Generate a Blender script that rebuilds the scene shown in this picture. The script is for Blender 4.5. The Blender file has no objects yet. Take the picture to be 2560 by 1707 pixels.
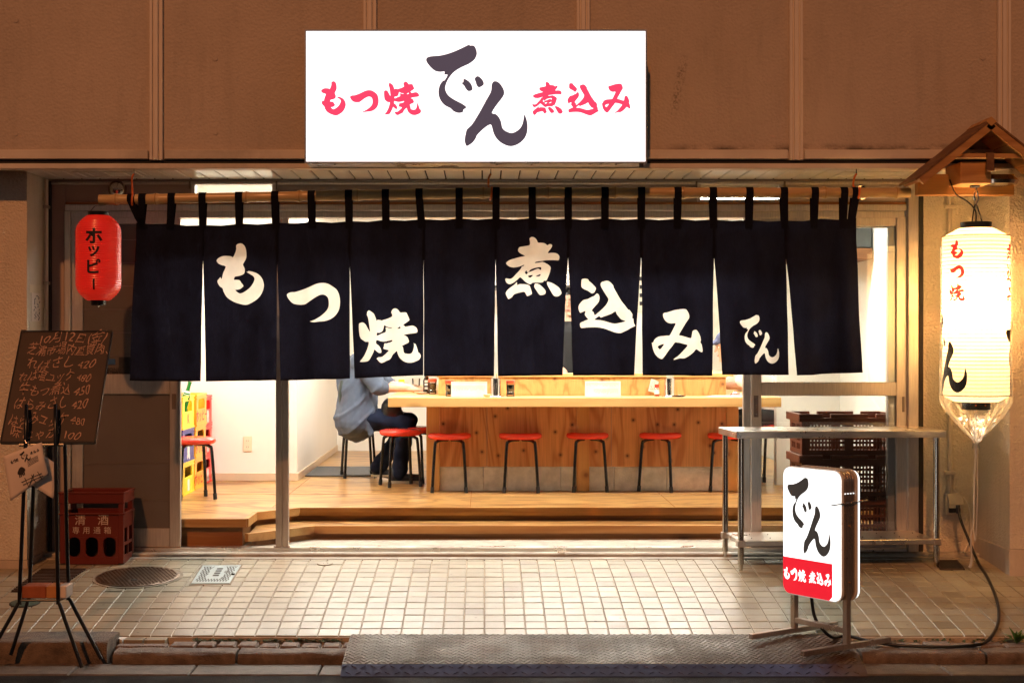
import bpy, bmesh, math, random
from mathutils import Vector, Matrix
from math import sin, cos, pi, radians, sqrt, atan2

# ---------------------------------------------------------------- camera, world, street light, exposure
SC = bpy.context.scene
COL = SC.collection
F, D, H, CX, CY = 3776.0, 9.57, 1.32, 1211.0, 850.0      # focal length (px of a 2560 frame), camera distance, height, vanishing point
cam_d = bpy.data.cameras.new('camera'); cam = bpy.data.objects.new('camera', cam_d); COL.objects.link(cam)
cam.location = (0, -D, H); cam.rotation_euler = (pi/2, 0, 0)
cam_d.sensor_width = 36.0; cam_d.lens = 36.0*F/2560.0
cam_d.shift_x = (1280-CX)/2560.0; cam_d.shift_y = (CY-853.5)/2560.0
cam_d.clip_start = 0.1; cam_d.clip_end = 400.0
SC.camera = cam

world = bpy.data.worlds.new('World'); SC.world = world; world.use_nodes = True
_nt = world.node_tree; _bg = _nt.nodes['Background']
_sky = _nt.nodes.new('ShaderNodeTexSky'); _sky.sky_type = 'NISHITA'; _sky.sun_disc = False
_sky.sun_elevation = radians(40); _sky.sun_rotation = radians(174)
_hs = _nt.nodes.new('ShaderNodeHueSaturation'); _hs.inputs['Saturation'].default_value = 0.15
_nt.links.new(_sky.outputs[0], _hs.inputs['Color']); _nt.links.new(_hs.outputs[0], _bg.inputs['Color'])
_bg.inputs['Strength'].default_value = 0.008

sun_d = bpy.data.lights.new('street_light', 'SUN'); sun = bpy.data.objects.new('street_light', sun_d); COL.objects.link(sun)
sun_d.energy = 1.34; sun_d.color = (1.0, 0.36, 0.12); sun_d.angle = radians(1.6)
sun.rotation_euler = Vector((0.14, 0.766, -0.62)).to_track_quat('-Z', 'Y').to_euler()

SC.view_settings.view_transform = 'Standard'; SC.view_settings.look = 'None'
SC.view_settings.exposure = 0.0; SC.view_settings.gamma = 1.0
SC.view_settings.use_curve_mapping = False
SC.cycles.use_denoising = True
SC.cycles.max_bounces = 10; SC.cycles.diffuse_bounces = 5; SC.cycles.glossy_bounces = 4; SC.cycles.transparent_max_bounces = 24
SC.cycles.sample_clamp_indirect = 20.0
SC.cycles.caustics_reflective = False; SC.cycles.caustics_refractive = False

# ---------------------------------------------------------------- helpers
def S(y): return F/(D+y)
def X(px, y): return (px-CX)/S(y)
def Z(py, y): return H-(py-CY)/S(y)
def P(px, py, y): return Vector((X(px, y), y, Z(py, y)))
def zg(y):                                               # tiled forecourt: falls towards the road, steeper near it
    if y > -0.2: return -0.04
    t = -0.2-y; return -0.04-0.055*t-0.0345*t*t
def gnd(y):
    if y >= -1.75: return zg(y)
    if y >= -2.06: return -0.225
    return -0.287
def G(px, py):                                           # pixel on the forecourt -> point
    a, b = -3.0, 0.2
    for _ in range(50):
        m = (a+b)/2
        if CY+(H-gnd(m))*S(m) > py: a = m
        else: b = m
    return Vector((X(px, m), m, gnd(m)))

def tag(o, label=None, cat=None, group=None, kind=None):
    if label: o['label'] = label
    if cat: o['category'] = cat
    if group: o['group'] = group
    if kind: o['kind'] = kind
    return o
def link(o, parent=None):
    COL.objects.link(o)
    if parent is not None: o.parent = parent
    return o
def empty(name, loc=(0, 0, 0), rz=0, label=None, cat=None, group=None, parent=None):
    o = bpy.data.objects.new(name, None); o.location = loc; o.rotation_euler = (0, 0, rz); o.empty_display_size = 0.1
    link(o, parent); return tag(o, label, cat, group)
def copy_tree(o, parent=None):
    c = o.copy(); link(c, parent)
    for ch in list(o.children): copy_tree(ch, c)
    return c

class MB:
    def __init__(s): s.v = []; s.f = []
    def add(s, vs, fs):
        n = len(s.v); s.v += [tuple(v) for v in vs]; s.f += [tuple(i+n for i in f) for f in fs]; return s
    def box(s, x0, x1, y0, y1, z0, z1, c=0.0):
        if c <= 0:
            return s.add([(x, y, z) for z in (z0, z1) for y in (y0, y1) for x in (x0, x1)],
                         [(0, 2, 3, 1), (4, 5, 7, 6), (0, 1, 5, 4), (2, 6, 7, 3), (0, 4, 6, 2), (1, 3, 7, 5)])
        c = min(c, (x1-x0)*.45, (y1-y0)*.45, (z1-z0)*.45)
        vs = []; idx = {}
        X_, Y_, Z_ = (x0, x1), (y0, y1), (z0, z1)
        for k in range(2):
            for j in range(2):
                for i in range(2):
                    dx = c if i == 0 else -c; dy = c if j == 0 else -c; dz = c if k == 0 else -c
                    idx[i, j, k, 0] = len(vs); vs.append((X_[i], Y_[j]+dy, Z_[k]+dz))
                    idx[i, j, k, 1] = len(vs); vs.append((X_[i]+dx, Y_[j], Z_[k]+dz))
                    idx[i, j, k, 2] = len(vs); vs.append((X_[i]+dx, Y_[j]+dy, Z_[k]))
        I = idx; fs = []
        def q(a, flip): fs.append(tuple(a[::-1]) if flip else tuple(a))
        for i in range(2): q([I[i, 0, 0, 0], I[i, 1, 0, 0], I[i, 1, 1, 0], I[i, 0, 1, 0]], i == 0)
        for j in range(2): q([I[0, j, 0, 1], I[1, j, 0, 1], I[1, j, 1, 1], I[0, j, 1, 1]], j == 1)
        for k in range(2): q([I[0, 0, k, 2], I[1, 0, k, 2], I[1, 1, k, 2], I[0, 1, k, 2]], k == 0)
        for j in range(2):
            for k in range(2): q([I[0, j, k, 1], I[1, j, k, 1], I[1, j, k, 2], I[0, j, k, 2]], (j == 0) == (k == 0))
        for i in range(2):
            for k in range(2): q([I[i, 0, k, 0], I[i, 1, k, 0], I[i, 1, k, 2], I[i, 0, k, 2]], (i == 0) != (k == 0))
        for i in range(2):
            for j in range(2): q([I[i, j, 0, 0], I[i, j, 1, 0], I[i, j, 1, 1], I[i, j, 0, 1]], (i == 0) == (j == 0))
        for k in range(2):
            for j in range(2):
                for i in range(2): fs.append((I[i, j, k, 0], I[i, j, k, 1], I[i, j, k, 2]))
        return s.add(vs, fs)
    def tube(s, pts, r, n=10, caps=True, closed=False):
        pts = [Vector(p) for p in pts]; m = len(pts)
        rs = r if isinstance(r, (list, tuple)) else [r]*m
        vs = []; fs = []; prev = None
        for i, p in enumerate(pts):
            if closed: t = pts[(i+1) % m]-pts[i-1]
            else: t = (pts[min(i+1, m-1)]-pts[max(i-1, 0)])
            t.normalize()
            if prev is None:
                a = Vector((0, 0, 1)) if abs(t.z) < .9 else Vector((1, 0, 0))
                u = t.cross(a).normalized()
            else: u = (prev-t*prev.dot(t)).normalized()
            prev = u; w = t.cross(u)
            for k in range(n):
                a = 2*pi*k/n; vs.append(p+(u*cos(a)+w*sin(a))*rs[i])
        for i in range(m if closed else m-1):
            j = (i+1) % m
            for k in range(n): fs.append((i*n+k, i*n+(k+1) % n, j*n+(k+1) % n, j*n+k))
        if caps and not closed:
            fs.append(tuple(range(n))[::-1]); fs.append(tuple((m-1)*n+k for k in range(n)))
        return s.add(vs, fs)
    def lathe(s, prof, n=32, c=(0, 0, 0), caps=True):        # prof: (r, z)
        vs = []; fs = []
        for r, z in prof:
            for k in range(n):
                a = 2*pi*k/n; vs.append((c[0]+r*cos(a), c[1]+r*sin(a), c[2]+z))
        for i in range(len(prof)-1):
            for k in range(n): fs.append((i*n+k, i*n+(k+1) % n, (i+1)*n+(k+1) % n, (i+1)*n+k))
        if caps:
            fs.append(tuple(range(n))[::-1]); fs.append(tuple((len(prof)-1)*n+k for k in range(n)))
        return s.add(vs, fs)
    def prism(s, poly, z0, z1):                              # poly: (x, y) ccw
        n = len(poly); vs = [(x, y, z0) for x, y in poly]+[(x, y, z1) for x, y in poly]
        fs = [tuple(range(n))[::-1], tuple(range(n, 2*n))]+[(i, (i+1) % n, n+(i+1) % n, n+i) for i in range(n)]
        return s.add(vs, fs)
    def xprism(s, poly, x0, x1):                             # poly: (y, z)
        n = len(poly); vs = [(x0, y, z) for y, z in poly]+[(x1, y, z) for y, z in poly]
        fs = [tuple(range(n))[::-1], tuple(range(n, 2*n))]+[(i, (i+1) % n, n+(i+1) % n, n+i) for i in range(n)]
        return s.add(vs, fs)
    def yprism(s, poly, y0, y1):                             # poly: (x, z)
        n = len(poly); vs = [(x, y0, z) for x, z in poly]+[(x, y1, z) for x, z in poly]
        fs = [tuple(range(n)), tuple(range(n, 2*n))[::-1]]+[(i, n+i, n+(i+1) % n, (i+1) % n) for i in range(n)]
        return s.add(vs, fs)
    def quad(s, a, b, c, d): return s.add([a, b, c, d], [(0, 1, 2, 3)])
    def xf(s, M):
        s.v = [tuple(M @ Vector(v)) for v in s.v]; return s
    def build(s, name, mat, parent=None, smooth=False, loc=None, fix=True, kind=None, angle=40):
        me = bpy.data.meshes.new(name); me.from_pydata(s.v, [], s.f); me.validate()
        if fix:
            bm = bmesh.new(); bm.from_mesh(me); bmesh.ops.recalc_face_normals(bm, faces=bm.faces); bm.to_mesh(me); bm.free()
        if mat: me.materials.append(mat)
        if smooth:
            me.polygons.foreach_set('use_smooth', [True]*len(me.polygons))
            me.set_sharp_from_angle(angle=radians(angle))
        o = bpy.data.objects.new(name, me)
        if loc: o.location = loc
        link(o, parent)
        if kind: o['kind'] = kind
        return o
def mesh_obj(name, me, mat, parent=None):
    me.materials.clear(); me.materials.append(mat)
    return link(bpy.data.objects.new(name, me), parent)

def crom(pts, k=3, closed=True):
    out = []; n = len(pts)
    for i in range(n if closed else n-1):
        p0, p1, p2, p3 = (pts[(i-1) % n], pts[i], pts[(i+1) % n], pts[(i+2) % n]) if closed else (pts[max(i-1, 0)], pts[i], pts[i+1], pts[min(i+2, n-1)])
        for j in range(k):
            t = j/k
            out.append(tuple(.5*((2*b)+(-a+c)*t+(2*a-5*b+4*c-d)*t*t+(-a+3*b-3*c+d)*t**3) for a, b, c, d in zip(p0, p1, p2, p3)))
    if not closed: out.append(tuple(pts[-1]))
    return out

def fill(polys):
    """Fill closed 2D outlines (islands and holes) -> mesh in the xy plane."""
    cu = bpy.data.curves.new('outline', 'CURVE'); cu.dimensions = '2D'; cu.fill_mode = 'BOTH'
    for p in polys:
        sp = cu.splines.new('POLY'); sp.points.add(len(p)-1); sp.use_cyclic_u = True
        for i, (x, y) in enumerate(p): sp.points[i].co = (x, y, 0, 1)
    o = bpy.data.objects.new('outline', cu)
    me = bpy.data.meshes.new_from_object(o)
    bpy.data.objects.remove(o); bpy.data.curves.remove(cu)
    return me
def text_mesh(body, size=1.0, bold=0.0, shear=0.0, align='CENTER', spacing=1.0, line=1.0):
    cu = bpy.data.curves.new('lettering', 'FONT'); cu.body = body; cu.size = size; cu.offset = bold*size; cu.shear = shear
    cu.align_x = align; cu.space_character = spacing; cu.space_line = line; cu.resolution_u = 2
    o = bpy.data.objects.new('lettering', cu)
    me = bpy.data.meshes.new_from_object(o)
    bpy.data.objects.remove(o); bpy.data.curves.remove(cu)
    return me
def cut_grid(me, sx, sy):
    bm = bmesh.new(); bm.from_mesh(me)
    xs = [v.co.x for v in bm.verts]; ys = [v.co.y for v in bm.verts]
    def cuts(lo, hi, st, ax):
        x = math.ceil(lo/st)*st
        while x < hi:
            co = Vector((x, 0, 0)) if ax == 0 else Vector((0, x, 0)); no = Vector((1, 0, 0)) if ax == 0 else Vector((0, 1, 0))
            bmesh.ops.bisect_plane(bm, geom=bm.verts[:]+bm.edges[:]+bm.faces[:], plane_co=co, plane_no=no, dist=1e-6)
            x += st
    if sx: cuts(min(xs), max(xs), sx, 0)
    if sy: cuts(min(ys), max(ys), sy, 1)
    bmesh.ops.triangulate(bm, faces=bm.faces[:])
    bm.to_mesh(me); bm.free(); return me
def warp(me, fn):
    for v in me.vertices: v.co = fn(v.co.x, v.co.y)
    me.update(); return me
# ---------------------------------------------------------------- materials
MATS = {}
def _new(name):
    m = bpy.data.materials.new(name); m.use_nodes = True; MATS[name] = m
    nt = m.node_tree; return m, nt, nt.nodes['Principled BSDF']
def N(nt, t, **kw):
    n = nt.nodes.new('ShaderNode'+t)
    for k, v in kw.items():
        if k.startswith('i_'): n.inputs[k[2:].replace('_', ' ')].default_value = v
        else: setattr(n, k, v)
    return n
def coords(nt, scale=(1, 1, 1), rot=(0, 0, 0), world=True):
    if world: g = N(nt, 'NewGeometry'); out = g.outputs['Position']
    else: g = N(nt, 'TexCoord'); out = g.outputs['Object']
    mp = N(nt, 'Mapping'); mp.inputs['Scale'].default_value = scale; mp.inputs['Rotation'].default_value = rot
    nt.links.new(out, mp.inputs['Vector']); return mp.outputs[0]
def ramp(nt, fac, stops):
    r = N(nt, 'ValToRGB'); e = r.color_ramp.elements
    while len(e) < len(stops): e.new(0.5)
    for k, (p, c) in zip(range(len(stops)), stops):
        e[k].position = p; e[k].color = (*c, 1) if len(c) == 3 else c
    nt.links.new(fac, r.inputs['Fac']); return r.outputs['Color']
def mixc(nt, fac, a, b, mode='MIX'):
    m = N(nt, 'Mix', data_type='RGBA', blend_type=mode)
    for sock, v in ((m.inputs[0], fac), (m.inputs[6], a), (m.inputs[7], b)):
        if hasattr(v, 'is_linked'): nt.links.new(v, sock)
        else: sock.default_value = v if not isinstance(v, tuple) or len(v) == 4 else (*v, 1)
    return m.outputs[2]
def noise(nt, vec, scale, detail=4, rough=.55, dist=0):
    n = N(nt, 'TexNoise'); n.inputs['Scale'].default_value = scale; n.inputs['Detail'].default_value = detail
    n.inputs['Roughness'].default_value = rough; n.inputs['Distortion'].default_value = dist
    nt.links.new(vec, n.inputs['Vector']); return n.outputs['Fac']
def bump(nt, bs, h, strength=.3, dist=.01):
    b = N(nt, 'Bump'); b.inputs['Strength'].default_value = strength; b.inputs['Distance'].default_value = dist
    nt.links.new(h, b.inputs['Height']); nt.links.new(b.outputs[0], bs.inputs['Normal'])

def plain(name, col, rough=.5, metal=0., var=.12, vs=6., bscale=0, bstr=.2, bdist=.004, rvar=.0, spec=None, coat=0, dirt=0, dirtcol=(.05, .035, .02)):
    m, nt, bs = _new(name); v = coords(nt)
    n = noise(nt, v, vs, 5)
    c = ramp(nt, n, [(.3, tuple(x*(1-var) for x in col)), (.7, tuple(min(1, x*(1+var)) for x in col))])
    if dirt:
        d = noise(nt, v, vs*.35, 8, .7); k = ramp(nt, d, [(.52, (0, 0, 0)), (.75, (dirt, dirt, dirt))])
        c = mixc(nt, k, c, dirtcol)
    nt.links.new(c, bs.inputs['Base Color'])
    bs.inputs['Roughness'].default_value = rough; bs.inputs['Metallic'].default_value = metal
    if rvar:
        r = ramp(nt, noise(nt, v, vs*2.3, 6, .65), [(.3, (rough-rvar,)*3), (.7, (rough+rvar,)*3)]); nt.links.new(r, bs.inputs['Roughness'])
    if spec is not None: bs.inputs['Specular IOR Level'].default_value = spec
    if coat: bs.inputs['Coat Weight'].default_value = coat; bs.inputs['Coat Roughness'].default_value = .15
    if bscale: bump(nt, bs, noise(nt, v, bscale, 6, .6), bstr, bdist)
    return m
def emit(name, col, strength):
    m, nt, bs = _new(name); bs.inputs['Base Color'].default_value = (*col, 1)
    bs.inputs['Emission Color'].default_value = (*col, 1); bs.inputs['Emission Strength'].default_value = strength
    bs.inputs['Roughness'].default_value = .3; return m
def stucco(name, col, bs_=.55, scale=70, stain=.25, soot=False):
    m, nt, bs = _new(name); v = coords(nt)
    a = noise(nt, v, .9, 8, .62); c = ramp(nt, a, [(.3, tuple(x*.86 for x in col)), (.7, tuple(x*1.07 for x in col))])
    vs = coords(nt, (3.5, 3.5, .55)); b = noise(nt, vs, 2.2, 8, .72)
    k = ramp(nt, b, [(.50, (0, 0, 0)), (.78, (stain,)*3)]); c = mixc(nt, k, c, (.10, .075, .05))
    sp = noise(nt, v, 210, 3, .6); k2 = ramp(nt, sp, [(.28, (.32,)*3), (.40, (0, 0, 0))]); c = mixc(nt, k2, c, tuple(x*.35 for x in col))
    if soot:                                                # speckled mould streak beside the sign, soot along the sill trim
        se = N(nt, 'SeparateXYZ'); nt.links.new(v, se.inputs[0])
        def mt(op, a_, b_=None, c_=None):
            q_ = N(nt, 'Math', operation=op)
            for i_, s_ in enumerate((a_, b_, c_)):
                if s_ is None: continue
                if hasattr(s_, 'is_linked'): nt.links.new(s_, q_.inputs[i_])
                else: q_.inputs[i_].default_value = s_
            return q_.outputs[0]
        def rng(x_, lo0, lo1, hi1, hi0):
            a_ = N(nt, 'MapRange'); b_ = N(nt, 'MapRange'); nt.links.new(x_, a_.inputs['Value']); nt.links.new(x_, b_.inputs['Value'])
            a_.inputs['From Min'].default_value = lo0; a_.inputs['From Max'].default_value = lo1
            b_.inputs['From Min'].default_value = hi0; b_.inputs['From Max'].default_value = hi1
            return mt('MULTIPLY', a_.outputs[0], b_.outputs[0])
        yw_ = -.648; x1_, z1_, x2_, z2_ = X(1710, yw_), Z(150, yw_), X(1683, yw_), Z(285, yw_)
        b1_ = (x1_-x2_)/(z1_-z2_); u_ = mt('SUBTRACT', mt('SUBTRACT', se.outputs[0], x2_-b1_*z2_), mt('MULTIPLY', se.outputs[2], b1_))
        k3 = mt('MULTIPLY', rng(u_, -.035, -.012, .012, .035), rng(se.outputs[2], z2_-.06, z2_+.05, z1_-.03, z1_+.05))
        k3 = mt('MULTIPLY', k3, ramp(nt, noise(nt, v, 75, 4, .7), [(.48, (0, 0, 0)), (.60, (.5,)*3)])); c = mixc(nt, k3, c, (.06, .045, .035))
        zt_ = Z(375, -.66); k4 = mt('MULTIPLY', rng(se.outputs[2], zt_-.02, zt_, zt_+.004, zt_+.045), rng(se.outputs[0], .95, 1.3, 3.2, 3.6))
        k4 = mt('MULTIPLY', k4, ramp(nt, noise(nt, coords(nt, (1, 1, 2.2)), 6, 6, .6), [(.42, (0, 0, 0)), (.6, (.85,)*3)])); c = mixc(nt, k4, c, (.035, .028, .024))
    nt.links.new(c, bs.inputs['Base Color']); bs.inputs['Roughness'].default_value = .78
    h = N(nt, 'TexVoronoi'); h.inputs['Scale'].default_value = scale; nt.links.new(v, h.inputs['Vector'])
    hn = noise(nt, v, scale*1.4, 5, .65)
    mm = N(nt, 'Math', operation='ADD'); nt.links.new(h.outputs['Distance'], mm.inputs[0]); nt.links.new(hn, mm.inputs[1])
    bump(nt, bs, mm.outputs[0], bs_, .006); return m
def wood(name, light, dark, axis='x', rings=7., stretch=9., knots=.0, rough=.45, knotcol=(.10, .035, .012), fine=.25, swirl=1.2, spec=.4, nsc=2.6):
    """grain runs along axis; bands come from stretched noise"""
    m, nt, bs = _new(name)
    sc = {'x': (1/stretch, 1, 1), 'y': (1, 1/stretch, 1), 'z': (1, 1, 1/stretch)}[axis]
    v = coords(nt, sc)
    n = noise(nt, v, nsc, 3, .5, swirl)
    mu = N(nt, 'Math', operation='MULTIPLY'); nt.links.new(n, mu.inputs[0]); mu.inputs[1].default_value = rings*6.283
    si = N(nt, 'Math', operation='SINE'); nt.links.new(mu.outputs[0], si.inputs[0])
    mr = N(nt, 'MapRange'); mr.inputs['From Min'].default_value = -1; mr.inputs['From Max'].default_value = 1
    nt.links.new(si.outputs[0], mr.inputs['Value'])
    pw = N(nt, 'Math', operation='POWER'); nt.links.new(mr.outputs[0], pw.inputs[0]); pw.inputs[1].default_value = 2.2
    c = mixc(nt, pw.outputs[0], light, dark)
    f = noise(nt, coords(nt, tuple(s*(1 if s < 1 else 8) for s in sc)), 22, 4, .6)
    k = ramp(nt, f, [(.35, (1-fine,)*3), (.65, (1, 1, 1))]); c = mixc(nt, 1.0, c, k, 'MULTIPLY')
    big = ramp(nt, noise(nt, coords(nt), 1.1, 2), [(.3, (.88, .86, .84)), (.7, (1.08, 1.06, 1.04))]); c = mixc(nt, 1.0, c, big, 'MULTIPLY')
    if knots:
        flat = 'floor' in name; ks = {'x': (.6, 1, 1), 'y': (1, .6, 1), 'z': (1, .6, 1)}[axis]
        vo = N(nt, 'TexVoronoi'); vo.voronoi_dimensions = '2D'; vo.inputs['Scale'].default_value = knots; vo.inputs['Randomness'].default_value = 1
        nt.links.new(coords(nt, ks, (0, 0, 0) if flat else (-pi/2, 0, 0)), vo.inputs['Vector'])
        kk = ramp(nt, vo.outputs['Distance'], [(.028, (.95,)*3), (.055, (.45,)*3), (.13, (0, 0, 0))])
        c = mixc(nt, kk, c, knotcol)
    nt.links.new(c, bs.inputs['Base Color']); bs.inputs['Roughness'].default_value = rough; bs.inputs['Specular IOR Level'].default_value = spec
    bump(nt, bs, pw.outputs[0], .08, .002); return m
def brushed(name, col, rough=.28, axis='x', metal=1.0, var=.12):
    m, nt, bs = _new(name)
    sc = {'x': (.05, 1, 1), 'y': (1, .05, 1), 'z': (1, 1, .05)}[axis]
    n = noise(nt, coords(nt, sc), 160, 3, .6)
    c = ramp(nt, n, [(.3, tuple(x*(1-var) for x in col)), (.7, tuple(min(1, x*(1+var)) for x in col))]); nt.links.new(c, bs.inputs['Base Color'])
    r = ramp(nt, noise(nt, coords(nt), 5, 6, .6), [(.3, (max(.04, rough-.08),)*3), (.75, (rough+.14,)*3)]); nt.links.new(r, bs.inputs['Roughness'])
    bs.inputs['Metallic'].default_value = metal; bump(nt, bs, n, .05, .001); return m
def clear_film(name, tint=(1, 1, 1), gl=.10, rough=.05, ripple=0, top=1.0):
    m, nt, bs = _new(name); nt.nodes.remove(bs); out = nt.nodes['Material Output']
    t = N(nt, 'BsdfTransparent'); t.inputs[0].default_value = (*tint, 1)
    g = N(nt, 'BsdfGlossy'); g.inputs['Roughness'].default_value = rough; g.inputs[0].default_value = (1, 1, 1, 1)
    fr = N(nt, 'Fresnel'); fr.inputs[0].default_value = 1.5
    ma = N(nt, 'MapRange'); ma.inputs['To Min'].default_value = gl*.5; ma.inputs['To Max'].default_value = top
    nt.links.new(fr.outputs[0], ma.inputs['Value'])
    if ripple:
        b = N(nt, 'Bump'); b.inputs['Strength'].default_value = ripple; b.inputs['Distance'].default_value = .01
        nt.links.new(noise(nt, coords(nt, (1, 1, .25)), 28, 3), b.inputs['Height'])
        nt.links.new(b.outputs[0], g.inputs['Normal']); nt.links.new(b.outputs[0], fr.inputs['Normal'])
    mx = N(nt, 'MixShader'); nt.links.new(ma.outputs[0], mx.inputs[0]); nt.links.new(t.outputs[0], mx.inputs[1]); nt.links.new(g.outputs[0], mx.inputs[2])
    nt.links.new(mx.outputs[0], out.inputs['Surface']); return m
def sheer(name, col, trans=.5, emission=0, rough=.7, weave=0, gloss=0, tcol=None):
    """thin cloth or paper: diffuse + translucent (+ own light)"""
    m, nt, bs = _new(name); nt.nodes.remove(bs); out = nt.nodes['Material Output']
    v = coords(nt); c = ramp(nt, noise(nt, v, 9, 4), [(.3, tuple(x*.9 for x in col)), (.7, tuple(min(1, x*1.06) for x in col))])
    d = N(nt, 'BsdfDiffuse'); t = N(nt, 'BsdfTranslucent'); nt.links.new(c, d.inputs[0]); nt.links.new(c, t.inputs[0])
    if tcol:
        tc = ramp(nt, noise(nt, coords(nt, (1, 1, .12)), 300, 3, .7), [(.35, tuple(x*.45 for x in tcol)), (.7, tuple(x*1.5 for x in tcol))])
        tc = mixc(nt, 1.0, tc, ramp(nt, noise(nt, coords(nt, (1, 1, .5)), 7, 6, .7), [(.32, (.45,)*3), (.7, (1.5,)*3)]), 'MULTIPLY'); nt.links.new(tc, t.inputs[0])
    mx = N(nt, 'MixShader'); mx.inputs[0].default_value = trans; nt.links.new(d.outputs[0], mx.inputs[1]); nt.links.new(t.outputs[0], mx.inputs[2])
    last = mx.outputs[0]
    if weave:
        w = noise(nt, coords(nt, (1, 1, .18)), 420, 2); b = N(nt, 'Bump'); b.inputs['Strength'].default_value = weave; b.inputs['Distance'].default_value = .002
        nt.links.new(w, b.inputs['Height']); nt.links.new(b.outputs[0], d.inputs['Normal'])
    if gloss:
        g = N(nt, 'BsdfGlossy'); g.inputs['Roughness'].default_value = .28
        lw = N(nt, 'LayerWeight'); lw.inputs[0].default_value = .25
        mu = N(nt, 'Math', operation='MULTIPLY_ADD'); nt.links.new(lw.outputs['Fresnel'], mu.inputs[0]); mu.inputs[1].default_value = gloss*2; mu.inputs[2].default_value = gloss*.25
        m2 = N(nt, 'MixShader'); nt.links.new(mu.outputs[0], m2.inputs[0]); nt.links.new(last, m2.inputs[1]); nt.links.new(g.outputs[0], m2.inputs[2]); last = m2.outputs[0]
    if emission:
        e = N(nt, 'Emission'); nt.links.new(c, e.inputs[0]); e.inputs[1].default_value = emission
        a = N(nt, 'AddShader'); nt.links.new(last, a.inputs[0]); nt.links.new(e.outputs[0], a.inputs[1]); last = a.outputs[0]
    nt.links.new(last, out.inputs['Surface']); return m

M = {}
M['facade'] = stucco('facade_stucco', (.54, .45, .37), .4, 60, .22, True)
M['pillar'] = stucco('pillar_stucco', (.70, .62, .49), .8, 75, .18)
M['plinth'] = stucco('plinth_plaster', (.55, .47, .38), .15, 60, .3)
M['cover'] = brushed('painted_joint_metal', (.74, .66, .57), .45, 'z', .1, .06)
M['trimmetal'] = plain('weathered_trim', (.68, .60, .50), .45, .1, .12, 3, 0, dirt=.55, dirtcol=(.12, .09, .07))
M['gap'] = plain('dark_gap_fill', (.02, .016, .013), .8)  # near-black fill for joints; also paints in the shade of slots and openings
M['slat'] = plain('soffit_aluminium', (.82, .79, .72), .28, .1, .05, 3)
M['alu'] = brushed('door_aluminium', (.60, .55, .49), .36, 'z', .75)
M['alu_dark'] = plain('dark_aluminium', (.20, .16, .135), .4, .5, .1)
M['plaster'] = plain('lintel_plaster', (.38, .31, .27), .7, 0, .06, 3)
M['woodstrip'] = wood('varnished_batten', (.40, .16, .05), (.28, .10, .03), 'x', 5)
M['tile'] = None
M['concrete'] = plain('worn_concrete', (.36, .32, .26), .75, 0, .25, 7, 60, .3, .006, dirt=.5, dirtcol=(.10, .075, .05))
M['kerb'] = plain('kerb_concrete', (.15, .108, .076), .7, 0, .4, 16, 110, .8, .012, dirt=.7, dirtcol=(.045, .028, .02))
M['sett'] = plain('stone_sett', (.17, .115, .08), .7, 0, .35, 22, 90, .8, .012, dirt=.5)
M['gutter'] = plain('gutter_concrete', (.125, .10, .077), .6, 0, .3, 18, 160, .6, .006, dirt=.5, dirtcol=(.05, .04, .03))
def asphalt():
    m, nt, bs = _new('wet_asphalt'); v = coords(nt)
    a = noise(nt, v, 190, 3, .7); c = ramp(nt, a, [(.35, (.006, .005, .0045)), (.62, (.020, .017, .015)), (.74, (.075, .065, .055))])
    nt.links.new(c, bs.inputs['Base Color'])
    r = ramp(nt, noise(nt, v, 3.2, 5), [(.35, (.62,)*3), (.65, (.9,)*3)]); nt.links.new(r, bs.inputs['Roughness']); bs.inputs['Specular IOR Level'].default_value = .18
    bump(nt, bs, a, .9, .01); return m
M['asphalt'] = asphalt()
def tilemat():
    m, nt, bs = _new('glazed_floor_tile'); g = N(nt, 'NewGeometry')
    sn = N(nt, 'VectorMath', operation='FLOOR'); sc = N(nt, 'VectorMath', operation='MULTIPLY'); sc.inputs[1].default_value = (1/.108, 1/.108, 0)
    ad = N(nt, 'VectorMath', operation='ADD'); ad.inputs[1].default_value = (0, 1.75, 0)
    nt.links.new(g.outputs['Position'], ad.inputs[0]); nt.links.new(ad.outputs[0], sc.inputs[0]); nt.links.new(sc.outputs[0], sn.inputs[0])
    wn = N(nt, 'TexWhiteNoise'); nt.links.new(sn.outputs[0], wn.inputs['Vector'])
    c = ramp(nt, wn.outputs['Value'], [(0, (.21, .177, .12)), (.10, (.272, .238, .165)), (.5, (.302, .268, .188)), (.93, (.33, .296, .21)), (1, (.385, .352, .26))])
    v = coords(nt); sp = noise(nt, v, 130, 4, .7); k = ramp(nt, sp, [(.36, (.75,)*3), (.5, (1, 1, 1))]); c = mixc(nt, .5, c, k, 'MULTIPLY')
    d = ramp(nt, noise(nt, v, 2.1, 8, .7), [(.52, (0, 0, 0)), (.85, (.22,)*3)]); c = mixc(nt, d, c, (.17, .125, .085))
    gm = N(nt, 'TexVoronoi'); gm.voronoi_dimensions = '2D'; gm.inputs['Scale'].default_value = 3.1; nt.links.new(v, gm.inputs['Vector'])
    gk = ramp(nt, gm.outputs['Distance'], [(.016, (.6,)*3), (.028, (0, 0, 0))]); c = mixc(nt, gk, c, (.06, .045, .035))
    nt.links.new(c, bs.inputs['Base Color']); bs.inputs['Specular IOR Level'].default_value = .65
    r = ramp(nt, noise(nt, v, 11, 7, .65), [(.3, (.32,)*3), (.75, (.46,)*3)]); nt.links.new(r, bs.inputs['Roughness'])
    bump(nt, bs, noise(nt, v, 34, 4), .10, .004); return m
M['tile'] = tilemat()
M['grout'] = plain('tile_grout', (.43, .355, .26), .7, 0, .2, 9, 120, .4, .004, dirt=.3, dirtcol=(.06, .04, .025))
M['moss'] = plain('moss', (.035, .06, .012), .9, 0, .5, 60, 140, 1, .01)
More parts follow.
